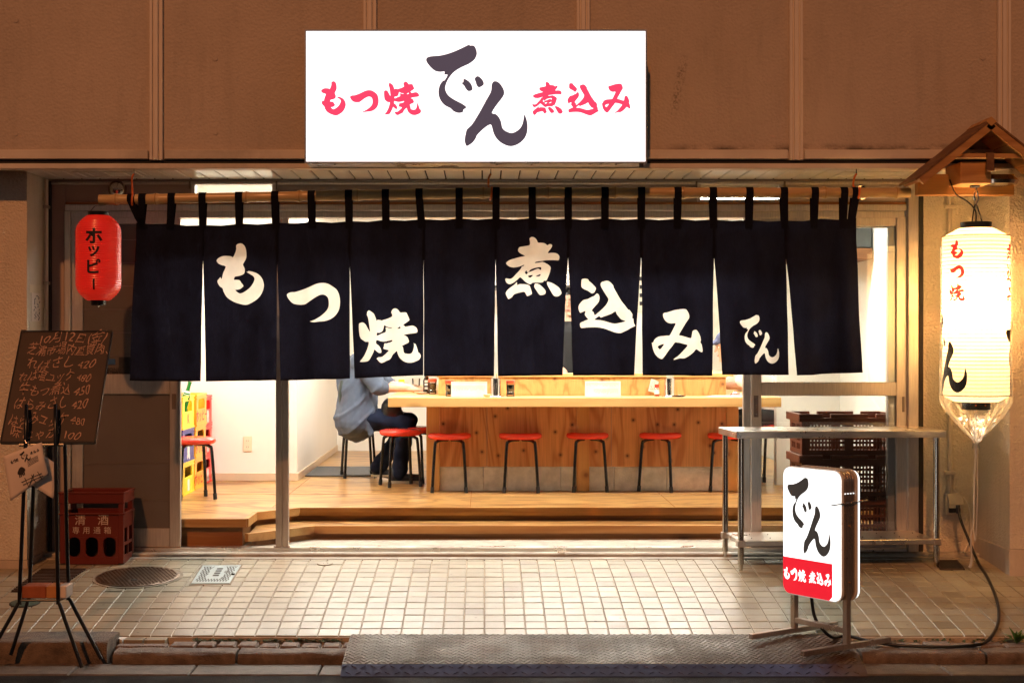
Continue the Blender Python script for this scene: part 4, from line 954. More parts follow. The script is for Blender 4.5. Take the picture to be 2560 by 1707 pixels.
# ---------------------------------------------------------------- red lantern
RLx, RLy = X(246, YN), YN; RL0, RL1 = Z(751, YN), Z(539, YN)
rl = empty('red_lantern', (RLx, RLy, RL0), label='small red ribbed vinyl lantern with black katakana hanging from the rod end', cat='lantern')
HL = RL1-RL0; RR = .131
def rl_r(z):
    t = z/HL; e = .5-abs(t-.5)
    k = 1-max(0, (.20-e)/.20)**2.2*.50
    return RR*k
pr = []
n = 38
for i in range(n*4+1):
    z = HL*i/(n*4); pr.append((rl_r(z)+.0038*abs(sin(pi*i/4))-.002, z))
MB().lathe(pr, 56, caps=False).build('shade', M['red_lantern'], rl, True, angle=180)
MB().lathe([(.060, HL-.004), (.062, HL+.022), (.056, HL+.023), (.056, HL-.003)], 36).build('cap', M['black'], rl, True)
MB().lathe([(.040, -.030), (.044, -.026), (.046, .004), (.04, .005)], 36).build('cap', M['black'], rl, True)
MB().tube([(0, 0, -.03), (0, 0, -.04)], .004, 8).build('stub', M['chrome'], rl)
MB().tube(crom([(-.05, 0, HL+.02), (-.02, 0, HL+.055), (.02, 0, rod_z(RLx+.02)-RL0-.034), (.045, 0, rod_z(RLx+.02)-RL0-.03)], 4, False), .0018, 6).build('wire', M['chrome'], rl)
for s, pyc, sz in (('ホ', 593, .105), ('ッ', 631, .088), ('ピ', 668, .095), ('ー', 712, .075)):
    tm = text_mesh(s, sz, .028)
    xs = [v.co.x for v in tm.vertices]; yy = [v.co.y for v in tm.vertices]; cx, cy = (min(xs)+max(xs))/2, (min(yy)+max(yy))/2
    if s == 'ー':
        for v in tm.vertices: v.co.x, v.co.y = -(v.co.y-cy)+cx, (v.co.x-cx)+cy
    cut_grid(tm, .012, 0); zc = Z(pyc, YN)-RL0
    def f(x, y):
        z = zc+(y-cy); r = rl_r(z)+.0042; a = -pi/2+(x-cx)/RR+.05; return Vector((r*cos(a), r*sin(a), z))
    warp(tm, f); mesh_obj('lettering', tm, M['ink'], rl)
for zc, h in ((.40, .05), (.33, .03), (.27, .045), (.21, .04)):
    m = MB(); a0 = -pi/2-1.42
    for k in range(5):
        z = zc-h/2+h*k/4; r = rl_r(z)+.004
        for a in (a0-.12, a0, a0+.08*sin(pi*(k+.5)/5)): m.v.append((r*cos(a), r*sin(a), z))
    m.f = [(3*k+j, 3*k+j+1, 3*k+j+4, 3*k+j+3) for k in range(4) for j in range(2)]; m.build('lettering', M['ink'], rl)

# ---------------------------------------------------------------- white lantern, its little roof and plastic bag
YW = -.85; WX = X(2440, YW); W0, W1 = Z(1004, YW), Z(571, YW); WR = .187; WH = W1-W0
wl_ = empty('white_lantern', (WX, YW, W0), label='tall glowing white paper lantern with red and black lettering by the right pillar', cat='lantern')
def wr(z):
    t = z/WH
    if t > .95: return WR*(1-.48*((t-.95)/.05))
    if t < .035: return WR*(1-.35*((.035-t)/.035))
    return WR-.004*(t < .5)*(1-t*2)
pr = []; n = 46
for i in range(n*4+1): z = WH*i/(n*4); pr.append((wr(z)+.0012*abs(sin(pi*i/4)), z))
MB().lathe(pr, 64, caps=False).build('shade', M['paper_lantern'], wl_, True, angle=180)
hp = MB()
for k in range(46): hp.tube([((wr(WH*(k+.02)/46)-.0015)*cos(a), (wr(WH*(k+.02)/46)-.0015)*sin(a), WH*(k+.02)/46) for a in [i*2*pi/40 for i in range(40)]], .0019, 4, closed=True)
hp.build('hoops', M['bamboo_node'], wl_, True, kind='stuff')
for z in (.951*WH, .036*WH): MB().tube([((WR+.0015)*cos(a), (WR+.0015)*sin(a), z) for a in [i*2*pi/48 for i in range(48)]], .003, 6, closed=True).build('band', M['bamboo_node'], wl_, True)
MB().lathe([(.086, WH-.004), (.088, WH+.034), (.08, WH+.035), (.08, WH-.003)], 40, caps=False).build('cap', M['black'], wl_, True)
MB().lathe([(.072, -.043), (.078, -.045), (.08, -.043), (.08, .004), (.074, .005), (.072, -.043)], 40, caps=False).build('cap', M['black'], wl_, True)
for a in (-1.9, -1.2): MB().tube([(.079*cos(a), .079*sin(a), -.018), (.083*cos(a), .083*sin(a), -.018)], .005, 8).build('rivet', M['hook_orange'], wl_)
bulb_d = bpy.data.lights.new('bulb', 'POINT'); bulb_d.energy = 50; bulb_d.color = (1.0, .64, .34); bulb_d.shadow_soft_size = .05
bulb = bpy.data.objects.new('bulb', bulb_d); link(bulb, wl_); bulb.location = (0, 0, WH*.56)
def on_lantern(polys, adeg, zc, w, h, mat, ref=None, off=.0028):
    g = fit(polys, -w/2, h/2, w/2, -h/2, ref); me = cut_grid(fill(g), .012, 0)
    def f(x, y):
        z = zc+y; r = wr(z)+off; a = -pi/2+radians(adeg)+x/WR; return Vector((r*cos(a), r*sin(a), z))
    warp(me, f); return mesh_obj('lettering', me, mat, wl_)
zW = lambda py: Z(py, YW)-W0
for k, py, w, h in (('mo', 627, .085, .105), ('tsu', 682, .095, .075), ('yaki', 733, .105, .098)): on_lantern(GL[k], -52, zW(py), w, h, M['lantern_red'])
for k, py, w, h in (('ni', 630, .09, .105), ('komi', 685, .09, .10), ('mi', 738, .09, .09)): on_lantern(GL[k], 57, zW(py), w, h, M['lantern_red'])
on_lantern(DEN, -88, zW(882), .36, .45, M['lantern_black'])
on_lantern(DEN, 96, zW(900), .36, .45, M['lantern_black'])
MB().tube(crom([(-.03, -.02, WH+.03), (-.012, 0, WH+.11), (0, 0, WH+.14), (.012, 0, WH+.11), (.03, -.02, WH+.03)], 4, False), .004, 8).build('handle', M['black'], wl_, True)
ch = empty('hanging_chain', (WX, YW, W1), label='steel clip and black wire hanging the white lantern from the wooden roof', cat='chain')
MB().tube(crom([(0, 0, .135), (.012, 0, .17), (.006, 0, .215), (-.01, 0, .20), (-.006, 0, .16)], 4, False), .005, 8).build('clip', M['chrome'], ch, True)
MB().tube(crom([(0, 0, .21), (.01, .01, .25), (.0, .01, .285)], 3, False), .006, 8).build('swivel', M['chrome'], ch, True)
MB().tube(crom([(-.14, .04, .285), (-.11, .02, .20), (-.05, 0, .155), (-.01, -.02, .10), (-.02, -.06, .03)], 5, False), .0045, 8).build('wire', M['cable'], ch, True)
MB().box(-.03, .02, -.02, .03, .235, .285, .006).build('plug', M['rubber'], ch)
bg = empty('plastic_bag', (WX, YW, W0), label='clear plastic bag pulled over the white lantern and tied below it', cat='bag')
m = MB(); rb = random.Random(4); nA = 72; fold = [rb.uniform(-1, 1) for _ in range(nA)]
zs = [WH*.9, WH*.6, WH*.3, .06, .0, -.03, -.07, -.11, -.15, -.18, -.205, -.222, -.235, -.25, -.27]
rs = [WR+.010, WR+.011, WR+.012, WR+.013, WR+.012, WR*.98, WR*.84, WR*.66, WR*.46, WR*.30, WR*.17, .022, .010, .017, .021]
for z, r in zip(zs, rs):
    k = min(1, max(0, (.1-z)/.3))
    for i in range(nA):
        a = 2*pi*i/nA; rr = r*(1+fold[i]*.10*k)+.0025*sin(a*9+z*7); m.v.append((rr*cos(a), rr*sin(a), z+fold[(i*5) % nA]*.012*k))
m.f = [(j*nA+i, j*nA+(i+1) % nA, (j+1)*nA+(i+1) % nA, (j+1)*nA+i) for j in range(len(zs)-1) for i in range(nA)]
m.build('bag_film', M['film'], bg, True)
zt = G(2440, 1405).z-W0+.05
tl = M['white_film'] = sheer('twisted_film', (.85, .80, .72), .5, gloss=.2)
MB().tube(crom([(.002, 0, -.24), (-.006, .01, -.45), (-.004, .03, -.7), (-.01, .06, zt+.18), (.0, .08, zt+.03), (-.008, .09, zt-.01)], 5, False), [.005]*20+[.009]*5+[.004], 8).build('tail', tl, bg, True)
MB().tube(crom([(.004, 0, -.24), (.012, .01, -.5), (.008, .03, -.8), (.004, .06, zt+.22)], 5, False), .0035, 8).build('tail', tl, bg, True)

ro = empty('lantern_roof', (0, 0, 0), label='little gabled cedar roof on brackets above the white lantern', cat='canopy')
yf, yb = -1.0, -.665; rx, rz = X(2477, yf), Z(303, yf); ex, ez = X(2297, yf), Z(446, yf); hw = rx-ex; th = .022
for s in (-1, 1):
    slope = empty('roof_slope', parent=ro)
    d = Vector((s*hw, 0, ez-rz)); L = d.length; d.normalize(); n = Vector((-s*d.z*s, 0, abs(d.x))); n = Vector((s*(rz-ez)/L, 0, hw/L))
    nb = 6
    for k in range(nb):
        a = Vector((rx, 0, rz))+d*(L*k/nb+.001); b = Vector((rx, 0, rz))+d*(L*(k+1)/nb-.002)
        a2, b2 = a-n*th, b-n*th
        MB().yprism([(a.x, a.z), (b.x, b.z), (b2.x, b2.z), (a2.x, a2.z)], yf+.02, yb).build('plank', M['cedar'], slope)
    a = Vector((rx, 0, rz))+n*.012; b = a+d*(L+.02); a2, b2 = a-n*.011, b-n*.011
    MB().yprism([(a.x, a.z), (b.x, b.z), (b2.x, b2.z), (a2.x, a2.z)], yf-.01, yb+.003).build('shingle_sheet', M['cedar_dark'], slope)
    a = Vector((rx, 0, rz))-n*.0; b = a+d*L; a2, b2 = a-n*.042, b-n*.042
    MB().yprism([(a.x, a.z), (b.x, b.z), (b2.x, b2.z), (a2.x, a2.z)], yf-.006, yf+.019).build('bargeboard', M['cedar_x'], slope)
MB().yprism([(rx, rz+.024), (rx-.03, rz-.004), (rx, rz-.03), (rx+.03, rz-.004)], yf-.012, yb+.002).build('ridge_cap', M['cedar_x'], ro)
zt = Z(395, yf)
MB().box(rx-.20, rx+.22, yf+.022, yf+.05, zt, zt+.028, .003).build('tie_beam', M['cedar_x'], ro)
MB().box(rx-.021, rx+.021, yf+.0, yf+.02, Z(428, yf), zt+.03, .003).build('king_post', M['cedar_dark'], ro)
MB().box(rx-.155, rx+.02, yf+.055, yb, Z(457, yf), Z(402, yf), .004).build('centre_beam', M['cedar_x'], ro)
MB().box(2.535, 3.10, -.735, -.672, Z(490, -.7), Z(437, -.7), .004).build('back_beam', M['cedar_x'], ro)
MB().lathe([(.09, 0), (.12, -.03), (.11, -.05), (.05, -.06)], 28, (rx+.09, -.84, Z(440, -.84))).build('reflector', M['vent'], ro, True)
# ---------------------------------------------------------------- chalkboard on its easel
YB0, YB1 = D*0-2.166, -1.83                                 # bottom and top edge depths
B = {'bl': P(2, 1105, YB0), 'br': P(237, 1105, YB0), 'tl': P(52, 829, YB1), 'tr': P(281, 829, YB1)}
cb = empty('chalkboard', label='dark brown chalkboard with handwritten menu prices leaning on a black easel', cat='chalkboard')
bo = (B['bl']+B['br'])/2; bu = (B['br']-B['bl']).normalized(); bv = ((B['tl']+B['tr'])/2-bo); BHt = bv.length; bv.normalize(); bn = bu.cross(bv).normalized()
if bn.y > 0: bn = -bn
BW = (B['br']-B['bl']).length
def bp(u, v, h=0): return bo+bu*u+bv*v+bn*h
def bbox3(u0, u1, v0, v1, h0, h1):
    vs = [bp(u, v, h) for h in (h0, h1) for v in (v0, v1) for u in (u0, u1)]
    return MB().add(vs, [(0, 2, 3, 1), (4, 5, 7, 6), (0, 1, 5, 4), (2, 6, 7, 3), (0, 4, 6, 2), (1, 3, 7, 5)])
bbox3(-BW/2, BW/2, 0, BHt, -.012, 0).build('slate', M['board'], cb)
for a in ((-BW/2-.004, -BW/2+.003, -.002, BHt+.002), (BW/2-.003, BW/2+.004, -.002, BHt+.002), (-BW/2, BW/2, -.006, .004), (-BW/2, BW/2, BHt-.003, BHt+.005)):
    bbox3(*a, -.014, .003).build('edge', M['black'], cb)
for u in (-BW/2+.01, BW/2-.01): bbox3(u-.012, u+.012, BHt-.006, BHt+.008, -.016, .005).build('corner', M['rubber'], cb)
rows = [('10月12日(金)', 1.02, .52, .070), ('芝浦市場内直買肉、', .98, .0, .068), ('ればさし 420', .80, .06, .066), ('れば塩ユッケ 480', .66, -.01, .066), ('牛もつ煮込 450', .52, 0, .068), ('はらみさし 420', .385, 0, .068), ('はらみユッケ 480', .22, 0, .068), ('味じゃが 100', .09, .02, .066)]
vv = [.905, .79, .665, .545, .42, .295, .155, .035]; ww = [.34, .41, .345, .36, .355, .365, .375, .35]; uu = [.04, .02, .0, -.02, -.01, -.015, -.02, -.02]
rc = random.Random(11)
for (s, _, _, sz), v, w, u in zip(rows, vv, ww, uu):
    tm = text_mesh(s, 1.0, -.002, .22)
    xs = [a.co.x for a in tm.vertices]; x0, x1 = min(xs), max(xs)
    k1, k2, k3 = rc.uniform(0, 6), rc.uniform(0, 6), rc.uniform(-.012, .012)
    def f(x, y, v=v, w=w, u=u, sz=sz):
        t = (x-x0)/(x1-x0)-.5; sc = 1+.18*sin(x*2.1+k1)
        return bp(u*BW/.46+t*w+.004*sin(y*5+x*3+k2), v*BHt+y*sz*sc*1.05+.006*sin(x*1.7+k1)+k3*t, .0012)
    warp(tm, f); mesh_obj('lettering', tm, M['chalk'], cb)
es = empty('easel', label='black steel tube easel with splayed feet holding the chalkboard', cat='easel')
def leg(pts, par=es, r=.0095): return MB().tube(pts, r, 10).build('leg', M['black'], par, True)
yL = -2.19
def EP(px, py, y): return P(px, py, y)
leg(crom([EP(66, 1013, -2.10), EP(64, 1107, -2.19), EP(49, 1480, -2.19), EP(45, 1508, -2.19), EP(-20, 1624, -2.23)], 4, False))
leg(crom([EP(139, 1012, -2.10), EP(139, 1107, -2.19), EP(145, 1480, -2.19), EP(150, 1512, -2.19), EP(205, 1668, -2.24)], 4, False))
leg(crom([EP(96, 1013, -2.02), EP(88, 1107, -2.06), EP(74, 1470, -2.06), EP(70, 1500, -2.06), EP(27, 1636, -2.09)], 4, False))
leg(crom([EP(160, 1013, -2.02), EP(162, 1107, -2.06), EP(171, 1470, -2.06), EP(176, 1500, -2.06), EP(253, 1646, -2.09)], 4, False))
za = Z(1500, -2.19)
ax, bx_, cx_, dx_ = X(47, -2.19), X(148, -2.19), X(72, -2.06), X(174, -2.06)
for a, b in (((ax, -2.19), (bx_, -2.19)), ((cx_, -2.06), (dx_, -2.06)), ((ax, -2.19), (cx_, -2.06)), ((bx_, -2.19), (dx_, -2.06))):
    MB().tube([(a[0], a[1], za), (b[0], b[1], za)], .006, 8).build('brace', M['black'], es, True)
MB().tube([(ax-.0, -2.185, B['bl'].z-.012), (dx_, -2.165, B['bl'].z-.012)], .008, 8).build('rest', M['black'], es, True)
bk = empty('ballast_brick', label='reddish brick lying on the low braces of the easel', cat='brick')
for a, b, m in ((53, 114, 'brick'), (114.5, 143, 'brick_light'), (143.5, 165, 'paper')):
    MB().box(X(a, -2.19), X(b, -2.19), -2.185, -2.065, za+.008, za+.068, .004).build('slab', M[m], bk)
# flyers clipped to the easel
fy = empty('flyer', (0, 0, 0), label='curled paper flyers printed in black hanging from the easel', cat='flyer')
m = MB(); NX, NY = 12, 12
def flp(u, v):                                              # u across, v down
    base = P(8+u*92, 1140-34*u+v*(112-30*u)+u*0, -2.235)+Vector((.035*v, 0, 0))
    return base+Vector((0, .03*u*u+.035*max(0, v-.55)*u, 0))+Vector((.0, -.02*sin(v*2.2)*u, 0))
for j in range(NY+1):
    for i in range(NX+1): m.v.append(tuple(flp(i/NX, j/NY)))
m.f = [(j*(NX+1)+i, j*(NX+1)+i+1, (j+1)*(NX+1)+i+1, (j+1)*(NX+1)+i) for j in range(NY) for i in range(NX)]
o = m.build('sheet', M['paper'], fy, True); o.modifiers.new('thickness', 'SOLIDIFY').thickness = .0008
m = MB()
def fl2(u, v): return P(70+u*62, 1110+v*96+u*52*(1-.2*v), -2.20)+Vector((0, .06*u-.05*v*u, 0))
for j in range(9):
    for i in range(9): m.v.append(tuple(fl2(i/8, j/8)))
m.f = [(j*9+i, j*9+i+1, (j+1)*9+i+1, (j+1)*9+i) for j in range(8) for i in range(8)]
o = m.build('sheet', M['paper'], fy, True); o.modifiers.new('thickness', 'SOLIDIFY').thickness = .0008
def flyer_glyph(polys, u0, v0, u1, v1):
    me = fill(fit(polys, u0, v0, u1, v1)); warp(me, lambda u, v: flp(u, v)+Vector((0, -.0025, 0))); mesh_obj('print', me, M['print_black'], fy)
flyer_glyph(DEN, .42, .06, .68, .34)
for k, (key, u) in enumerate((('mo', .2), ('tsu', .27), ('yaki', .34), ('ni', .72), ('komi', .8), ('mi', .88))): flyer_glyph(GL[key], u-.032, .16-.02*(k > 2), u+.032, .24-.02*(k > 2))
def blob(cu, cv, ru, rv, leggy=True):
    p = [(cu+ru*cos(a)*(1+.12*sin(3*a)), cv+rv*sin(a)*(1+.1*cos(4*a))) for a in [i*2*pi/24 for i in range(24)]]
    m = MB(); m.v = [tuple(flp(u, v)+Vector((0, -.0025, 0))) for u, v in p]; m.f = [tuple(range(24))]; m.build('print', M['print_black'], fy)
    for d in (-.6, -.2, .3, .65):
        q = [flp(cu+ru*d-.012, cv+rv*.6), flp(cu+ru*d+.012, cv+rv*.6), flp(cu+ru*d+.01, cv+rv*1.55), flp(cu+ru*d-.012, cv+rv*1.55)]
        MB().quad(*[c+Vector((0, -.0028, 0)) for c in q]).build('print', M['print_black'], fy)
blob(.40, .50, .10, .085)
for a, b in (((.35, .76), (.86, .84)), ((.38, .84), (.88, .92)), ((.45, .70), (.5, .97)), ((.62, .72), (.68, .98)), ((.78, .74), (.83, 1.0)), ((.5, .97), (.68, .74))):
    p, q = flp(*a)+Vector((0, -.003, 0)), flp(*b)+Vector((0, -.003, 0)); MB().tube([p, q], .0016, 5).build('print', M['print_black'], fy)
for k in range(5):
    v = .34+.035*k; MB().tube([flp(.58, v)+Vector((0, -.003, 0)), flp(.86, v-.02)+Vector((0, -.003, 0))], .0009, 4).build('print', M['grey_print'], fy)
MB().tube([P(62, 1100, -2.2), P(66, 1108, -2.205), P(72, 1104, -2.2)], .003, 6).build('clip', M['chrome'], fy)

# ---------------------------------------------------------------- sake crate
ck = empty('sake_crate', (X(229, -.36), -.36, zg(-.30)), label='red brown plastic sake crate with white lettering in front of the closed door', cat='crate')
w, dp, h = .194, .27, .435
def crate_wall(mk, n, u0, u1): pass
b = MB()
for s in (-1, 1):                                           # corner posts
    for yy in (0, dp-.03): MB().box(s*w-(.032 if s > 0 else 0), s*w+(.032 if s < 0 else 0), yy, yy+.03, .004, h-.06, .003).build('corner_post', M['sake_red'], ck)
def ring(name, z0, z1, t, out=.0):
    r = MB(); r.box(-w-out, w+out, -out, t, z0, z1, .003); r.box(-w-out, w+out, dp-t, dp+out, z0, z1, .003)
    r.box(-w-out, -w+t, t+.0005, dp-t-.0005, z0, z1, .003); r.box(w-t, w+out, t+.0005, dp-t-.0005, z0, z1, .003); return r.build(name, M['sake_red'], ck)
ring('rim', h-.06, h, .012, .004); ring('rim', h-.006, h+.004, .005, .009)
ring('lip', .302, .312, .012, .008); ring('lip', h-.064, h-.058, .012, .008)
pn = MB()
pn.box(-w+.032, w-.032, .004, .012, .165, .302); MB().box(-w+.032, w-.032, dp-.012, dp-.004, .0, .302).build('back_panel', M['sake_red'], ck)
pn.box(-w+.032, w-.032, .003, .013, .0, .045)
hole = .046
for k in range(4):
    xx = -w+.032+(2*w-.064)*k/3; pn.box(xx-(.016 if 0 < k else 0), xx+(.016 if k < 3 else 0), .004, .012, .0452, .1648)
pn.build('front_panel', M['sake_red'], ck)
ar = MB()
for k in range(3):                                          # arched tops and bottoms of the bottle holes
    c = -w+.032+(2*w-.064)*(k+.5)/3; r = (2*w-.064)/6-.016
    for zz, sg_ in ((.1648, -1), (.0452, 1)):
        for s in (-1, 1):
            pts = [(c+s*r, zz), (c+s*r, zz+sg_*.03)]+[(c+s*r*cos(a), zz+sg_*(.03-.03*sin(a))) for a in (.4, .8, 1.2, pi/2)]
            ar.yprism(pts, .0045, .0115)
ar.build('hole_arches', M['sake_red'], ck)
sd = MB()
for s in (-1, 1):
    a, b_ = (w-.010, w-.003) if s > 0 else (-w+.003, -w+.010)
    sd.box(a, b_, .03, dp-.03, .0, .05); sd.box(a, b_, .03, dp-.03, .11, .128); sd.box(a, b_, .03, dp-.03, .215, .302)
    sd.box(a, b_, .125, .145, .05, .11); sd.box(a, b_, .11, .16, .128, .215)
sd.build('side_panels', M['sake_red'], ck)
MB().box(-w+.015, w-.015, .015, dp-.015, .004, .012).build('base', M['sake_red'], ck)
for k in range(2): MB().box(-w+.032+(2*w-.064)*(k+1)/3-.003, -w+.032+(2*w-.064)*(k+1)/3+.003, .015, dp-.015, .013, .28).build('divider', M['sake_red'], ck)
MB().box(-w+.015, w-.015, dp/2-.003, dp/2+.003, .013, .28).build('divider', M['gap'], ck)
for s, z, sz, sp in (('清　酒', .245, .070, 1.0), ('専 用 通 箱', .190, .046, 1.12)):
    tm = text_mesh(s, sz, .004, spacing=sp); warp(tm, lambda x, y: Vector((x, .0025, z+y))); mesh_obj('lettering', tm, M['crate_print'], ck)

# ---------------------------------------------------------------- standing light sign
SP = Vector((1.70, -1.92, 0)); th_ = radians(-56)
ss = empty('stand_sign', (SP.x, SP.y, 0), th_, label='freestanding white light box sign with brush lettering and red band on a metal stand', cat='sign')
w, hgt, t, z0 = .40, .655, .115, .02
def rrect(w, h, r, zc, n=6):
    p = []
    for cx, cy, a0 in ((w/2-r, h/2-r, 0), (-w/2+r, h/2-r, pi/2), (-w/2+r, -h/2+r, pi), (w/2-r, -h/2+r, 1.5*pi)):
        for k in range(n+1): a = a0+pi/2*k/n; p.append((cx+r*cos(a), zc+cy+r*sin(a)))
    return p
zc = z0+hgt/2
# ribbed case: a chain of thin slices
nr = 9
for k in range(nr):
    y0 = -t/2+.016+(t-.032)*k/nr; y1 = y0+(t-.032)/nr*.98
    ins = .004 if k % 2 else 0
    MB().yprism(rrect(w-.012-ins, hgt-.012-ins, .048, zc), y0, y1).build('case_rib', M['stand_metal'], ss)
for s in (-1, 1):
    ya, yb2 = (-t/2, -t/2+.0155) if s < 0 else (t/2-.0155, t/2)
    MB().yprism(rrect(w, hgt, .05, zc), ya+.001, yb2-.001).build('rim', M['white_label'], ss)
    yf2 = -t/2-.006 if s < 0 else t/2+.0005
    MB().yprism(rrect(w-.012, hgt-.012, .046, zc), yf2, yf2+(.0062 if s < 0 else .018)).build('face', M['stand_face'], ss)
yt = -t/2-.0078
def face_glyph(polys, u0, v0, u1, v1, mat, dy=0):          # u, v = fractions of the face, v down
    g = fit(polys, -w/2+u0*w, z0+hgt*(1-v0), -w/2+u1*w, z0+hgt*(1-v1)); me = fill(g); warp(me, lambda a, b: Vector((a, yt-dy, b))); return mesh_obj('lettering', me, mat, ss)
face_glyph(DEN, .09, .075, .83, .665, M['stand_dark'])
rp = rrect(w-.012, hgt-.012, .046, zc); zr1 = z0+hgt*.29; xr = -w/2+w*.86
red = [(x, z) for x, z in rp if z < zr1-.02 and x < xr-.05]
zb_ = z0+.006
band = [(-w/2+.006, zr1), (-w/2+.006, zb_+.046)]+[(-w/2+.052-.046*cos(a), zb_+.046-.046*sin(a)) for a in (.4, .8, 1.2, pi/2)]+[(xr-.02, zb_+.0), (xr, zb_+.02), (xr, zr1)]
me = fill([band]); warp(me, lambda a, b: Vector((a, yt-.0, b))); mesh_obj('red_band', me, M['stand_red'], ss)
for k, u0, u1 in (('mo', .03, .135), ('tsu', .15, .265), ('yaki', .285, .42), ('ni', .47, .585), ('komi', .60, .715), ('mi', .73, .84)): face_glyph(GL[k], u0, .79, u1, .885, M['stand_face'], .0012)
for x, zgnd in ((-w/2+.022, -.193), (w/2-.022, -.218)):
    MB().box(x-.015, x+.015, -.015, .015, zgnd+.03, z0+.55, .002).build('post', M['stand_metal'], ss)
    MB().box(x-.0145, x+.0145, -.31, .31, zgnd+.006, zgnd+.032, .002).build('foot_bar', M['stand_metal'], ss)
MB().box(-w/2+.038, w/2-.038, -.0145, .0145, -.135, -.107, .002).build('cross_bar', M['stand_metal'], ss)
MB().tube([(w/2+.005, -.135, z0+.49), (w/2+.005, .12, z0+.50)], .0035, 8).build('side_rod', M['chrome'], ss)
MB().tube([(-w/2-.005, -.06, z0+.49), (-w/2-.005, .10, z0+.49)], .0035, 8).build('side_rod', M['chrome'], ss)
for yy in (-.03, -.01, .01, .03): MB().tube([(w/2-.006, yy, z0+.54), (w/2-.002, yy, z0+.54)], .003, 6).build('vent_hole', M['stand_face'], ss)
for zz in (.38, .10): MB().tube([(w/2-.006, .0, z0+zz), (w/2+.001, .0, z0+zz)], .004, 8).build('screw', M['bamboo_node'], ss)
# its cable
cab = empty('power_cable', label='black power cable from the standing sign to the wall outlet', cat='cable')
def gp(px, py, h=.008): p = G(px, py); p.z += h; return p
Rm = Matrix.Translation(ss.location) @ Matrix.Rotation(th_, 4, 'Z')
pts = [Rm @ Vector((-.06, .0, z0)), Rm @ Vector((-.05, .02, -.10)), Rm @ Vector((0.0, .08, -.19)), Vector((1.86, -1.80, -.198)), Vector((1.97, -1.87, -.214)), Vector((2.10, -1.93, -.222)), Vector((2.30, -1.955, -.225)), Vector((2.47, -1.93, -.222)), gp(2466, 1606), gp(2492, 1570), gp(2497, 1530), gp(2488, 1490), gp(2468, 1445), P(2445, 1405, -.36), P(2420, 1345, -.25), P(2402, 1300, -.19), P(2396, 1272, -.155)]
MB().tube(crom(pts, 6, False), .0085, 10).build('cord', M['cable'], cab, True)
MB().tube([P(2396, 1283, -.16), P(2395, 1262, -.15)], .013, 10).build('plug', M['rubber'], cab, True)

# ---------------------------------------------------------------- stainless table
tb = empty('steel_table', (1.505, -.56, 0), atan2(.10, 1.27), label='stainless steel work table with undershelf in front of the sliding door', cat='table')
TL, TD, TZ, TB = 1.285, .47, .775, -.05
MB().box(0, TL, 0, TD, TZ-.042, TZ, .003).build('table_top', M['steel'], tb)
for x in (.035, TL-.045):
    for y in (.04, TD-.035):
        zl = zg(-.5)-.002 if y < .2 else -.04
        l = MB().tube([(x, y, zl+.04), (x, y, TZ-.042)], .0185, 16).build('leg', M['steel_v'], tb, True)
        MB().tube([(x, y, zl), (x, y, zl+.038), (x, y, zl+.045)], [.012, .014, .020], 12).build('foot', M['steel_v'], l, True)
        MB().box(x-.024, x+.024, y-.024, y+.024, .082, .122, .004).build('clamp', M['stand_metal'], l)
MB().box(.035, TL-.045, .02, TD-.02, .088, .118, .003).build('shelf', M['steel'], tb)
slt = MB()
for k in range(10):
    for yy in (.13, .30): x = .12+k*.115+(.03 if yy > .2 else 0); slt.add([(x, yy, .1186), (x+.006, yy, .1186), (x+.02, yy+.045, .1186), (x+.014, yy+.045, .1186)], [(0, 1, 2, 3)])
slt.build('slots', M['gap'], tb, fix=False)
for x in (.02, .05): MB().tube([(0, .03+x*2, TZ-.02), (-.002, .03+x*2, TZ-.02)], .005, 8).build('rivet', M['chrome'], tb)

# ---------------------------------------------------------------- conduits, outlet, notices
cd = empty('wall_conduit', label='painted conduit with clips on the right wall behind the white lantern', cat='conduit')
xc, yc = X(2378, -.06), -.03
MB().tube([(xc, yc, Z(470, -.03)), (xc, yc, Z(1240, -.03))], .0135, 12).build('pipe', M['pvc'], cd, True)
MB().tube([(xc+.014, yc+.01, Z(470, -.03)), (xc+.014, yc+.01, Z(1240, -.03))], .005, 8).build('pipe', M['pvc'], cd, True)
for py in (518, 1180): MB().box(xc-.035, xc+.035, yc-.018, yc+.02, Z(py, 0)-.012, Z(py, 0)+.012, .003).build('clip', M['pvc'], cd)
ob = empty('outlet_box', label='beige weatherproof outlet box low on the right wall', cat='outlet')
x0, x1 = X(2364, -.05), X(2405, -.05)
MB().box(x0, x1-.008, -.05, -.002, Z(1286, -.05), Z(1234, -.05), .006).build('box', M['outlet'], ob)
MB().xprism([(-.05, Z(1234, -.05)), (-.085, Z(1258, -.05)), (-.085, Z(1268, -.05)), (-.05, Z(1268, -.05))], x0+.012, x1).build('hood', M['outlet'], ob)
MB().box(x0+.02, x1-.015, -.07, -.045, Z(1280, -.05), Z(1269, -.05)).build('socket', M['rubber'], ob)
gc = empty('ground_wire', label='thin white wire looping from the outlet box to the ground', cat='wire')
MB().tube(crom([P(2385, 1225, -.06), P(2415, 1250, -.07), P(2426, 1290, -.06), P(2425, 1345, -.06), P(2405, 1380, -.08), P(2372, 1391, -.10), P(2345, 1388, -.10)], 5, False), .0032, 6).build('wire', M['white_cord'], gc, True)
c2 = empty('wall_conduit', label='thin painted conduit on the side of the left pillar', cat='conduit')
xc, yc = LX+.022, -.12
MB().tube([(xc, yc, .95), (xc, yc, ZS-.01)], .012, 12).build('pipe', M['pvc'], c2, True)
for py in (518, 708): MB().box(xc-.018, xc+.02, yc-.018, yc+.018, Z(py, -.12)-.01, Z(py, -.12)+.01, .003).build('clip', M['chrome'], c2)
jb = empty('junction_box', label='grey junction box at the foot of the left conduit', cat='box')
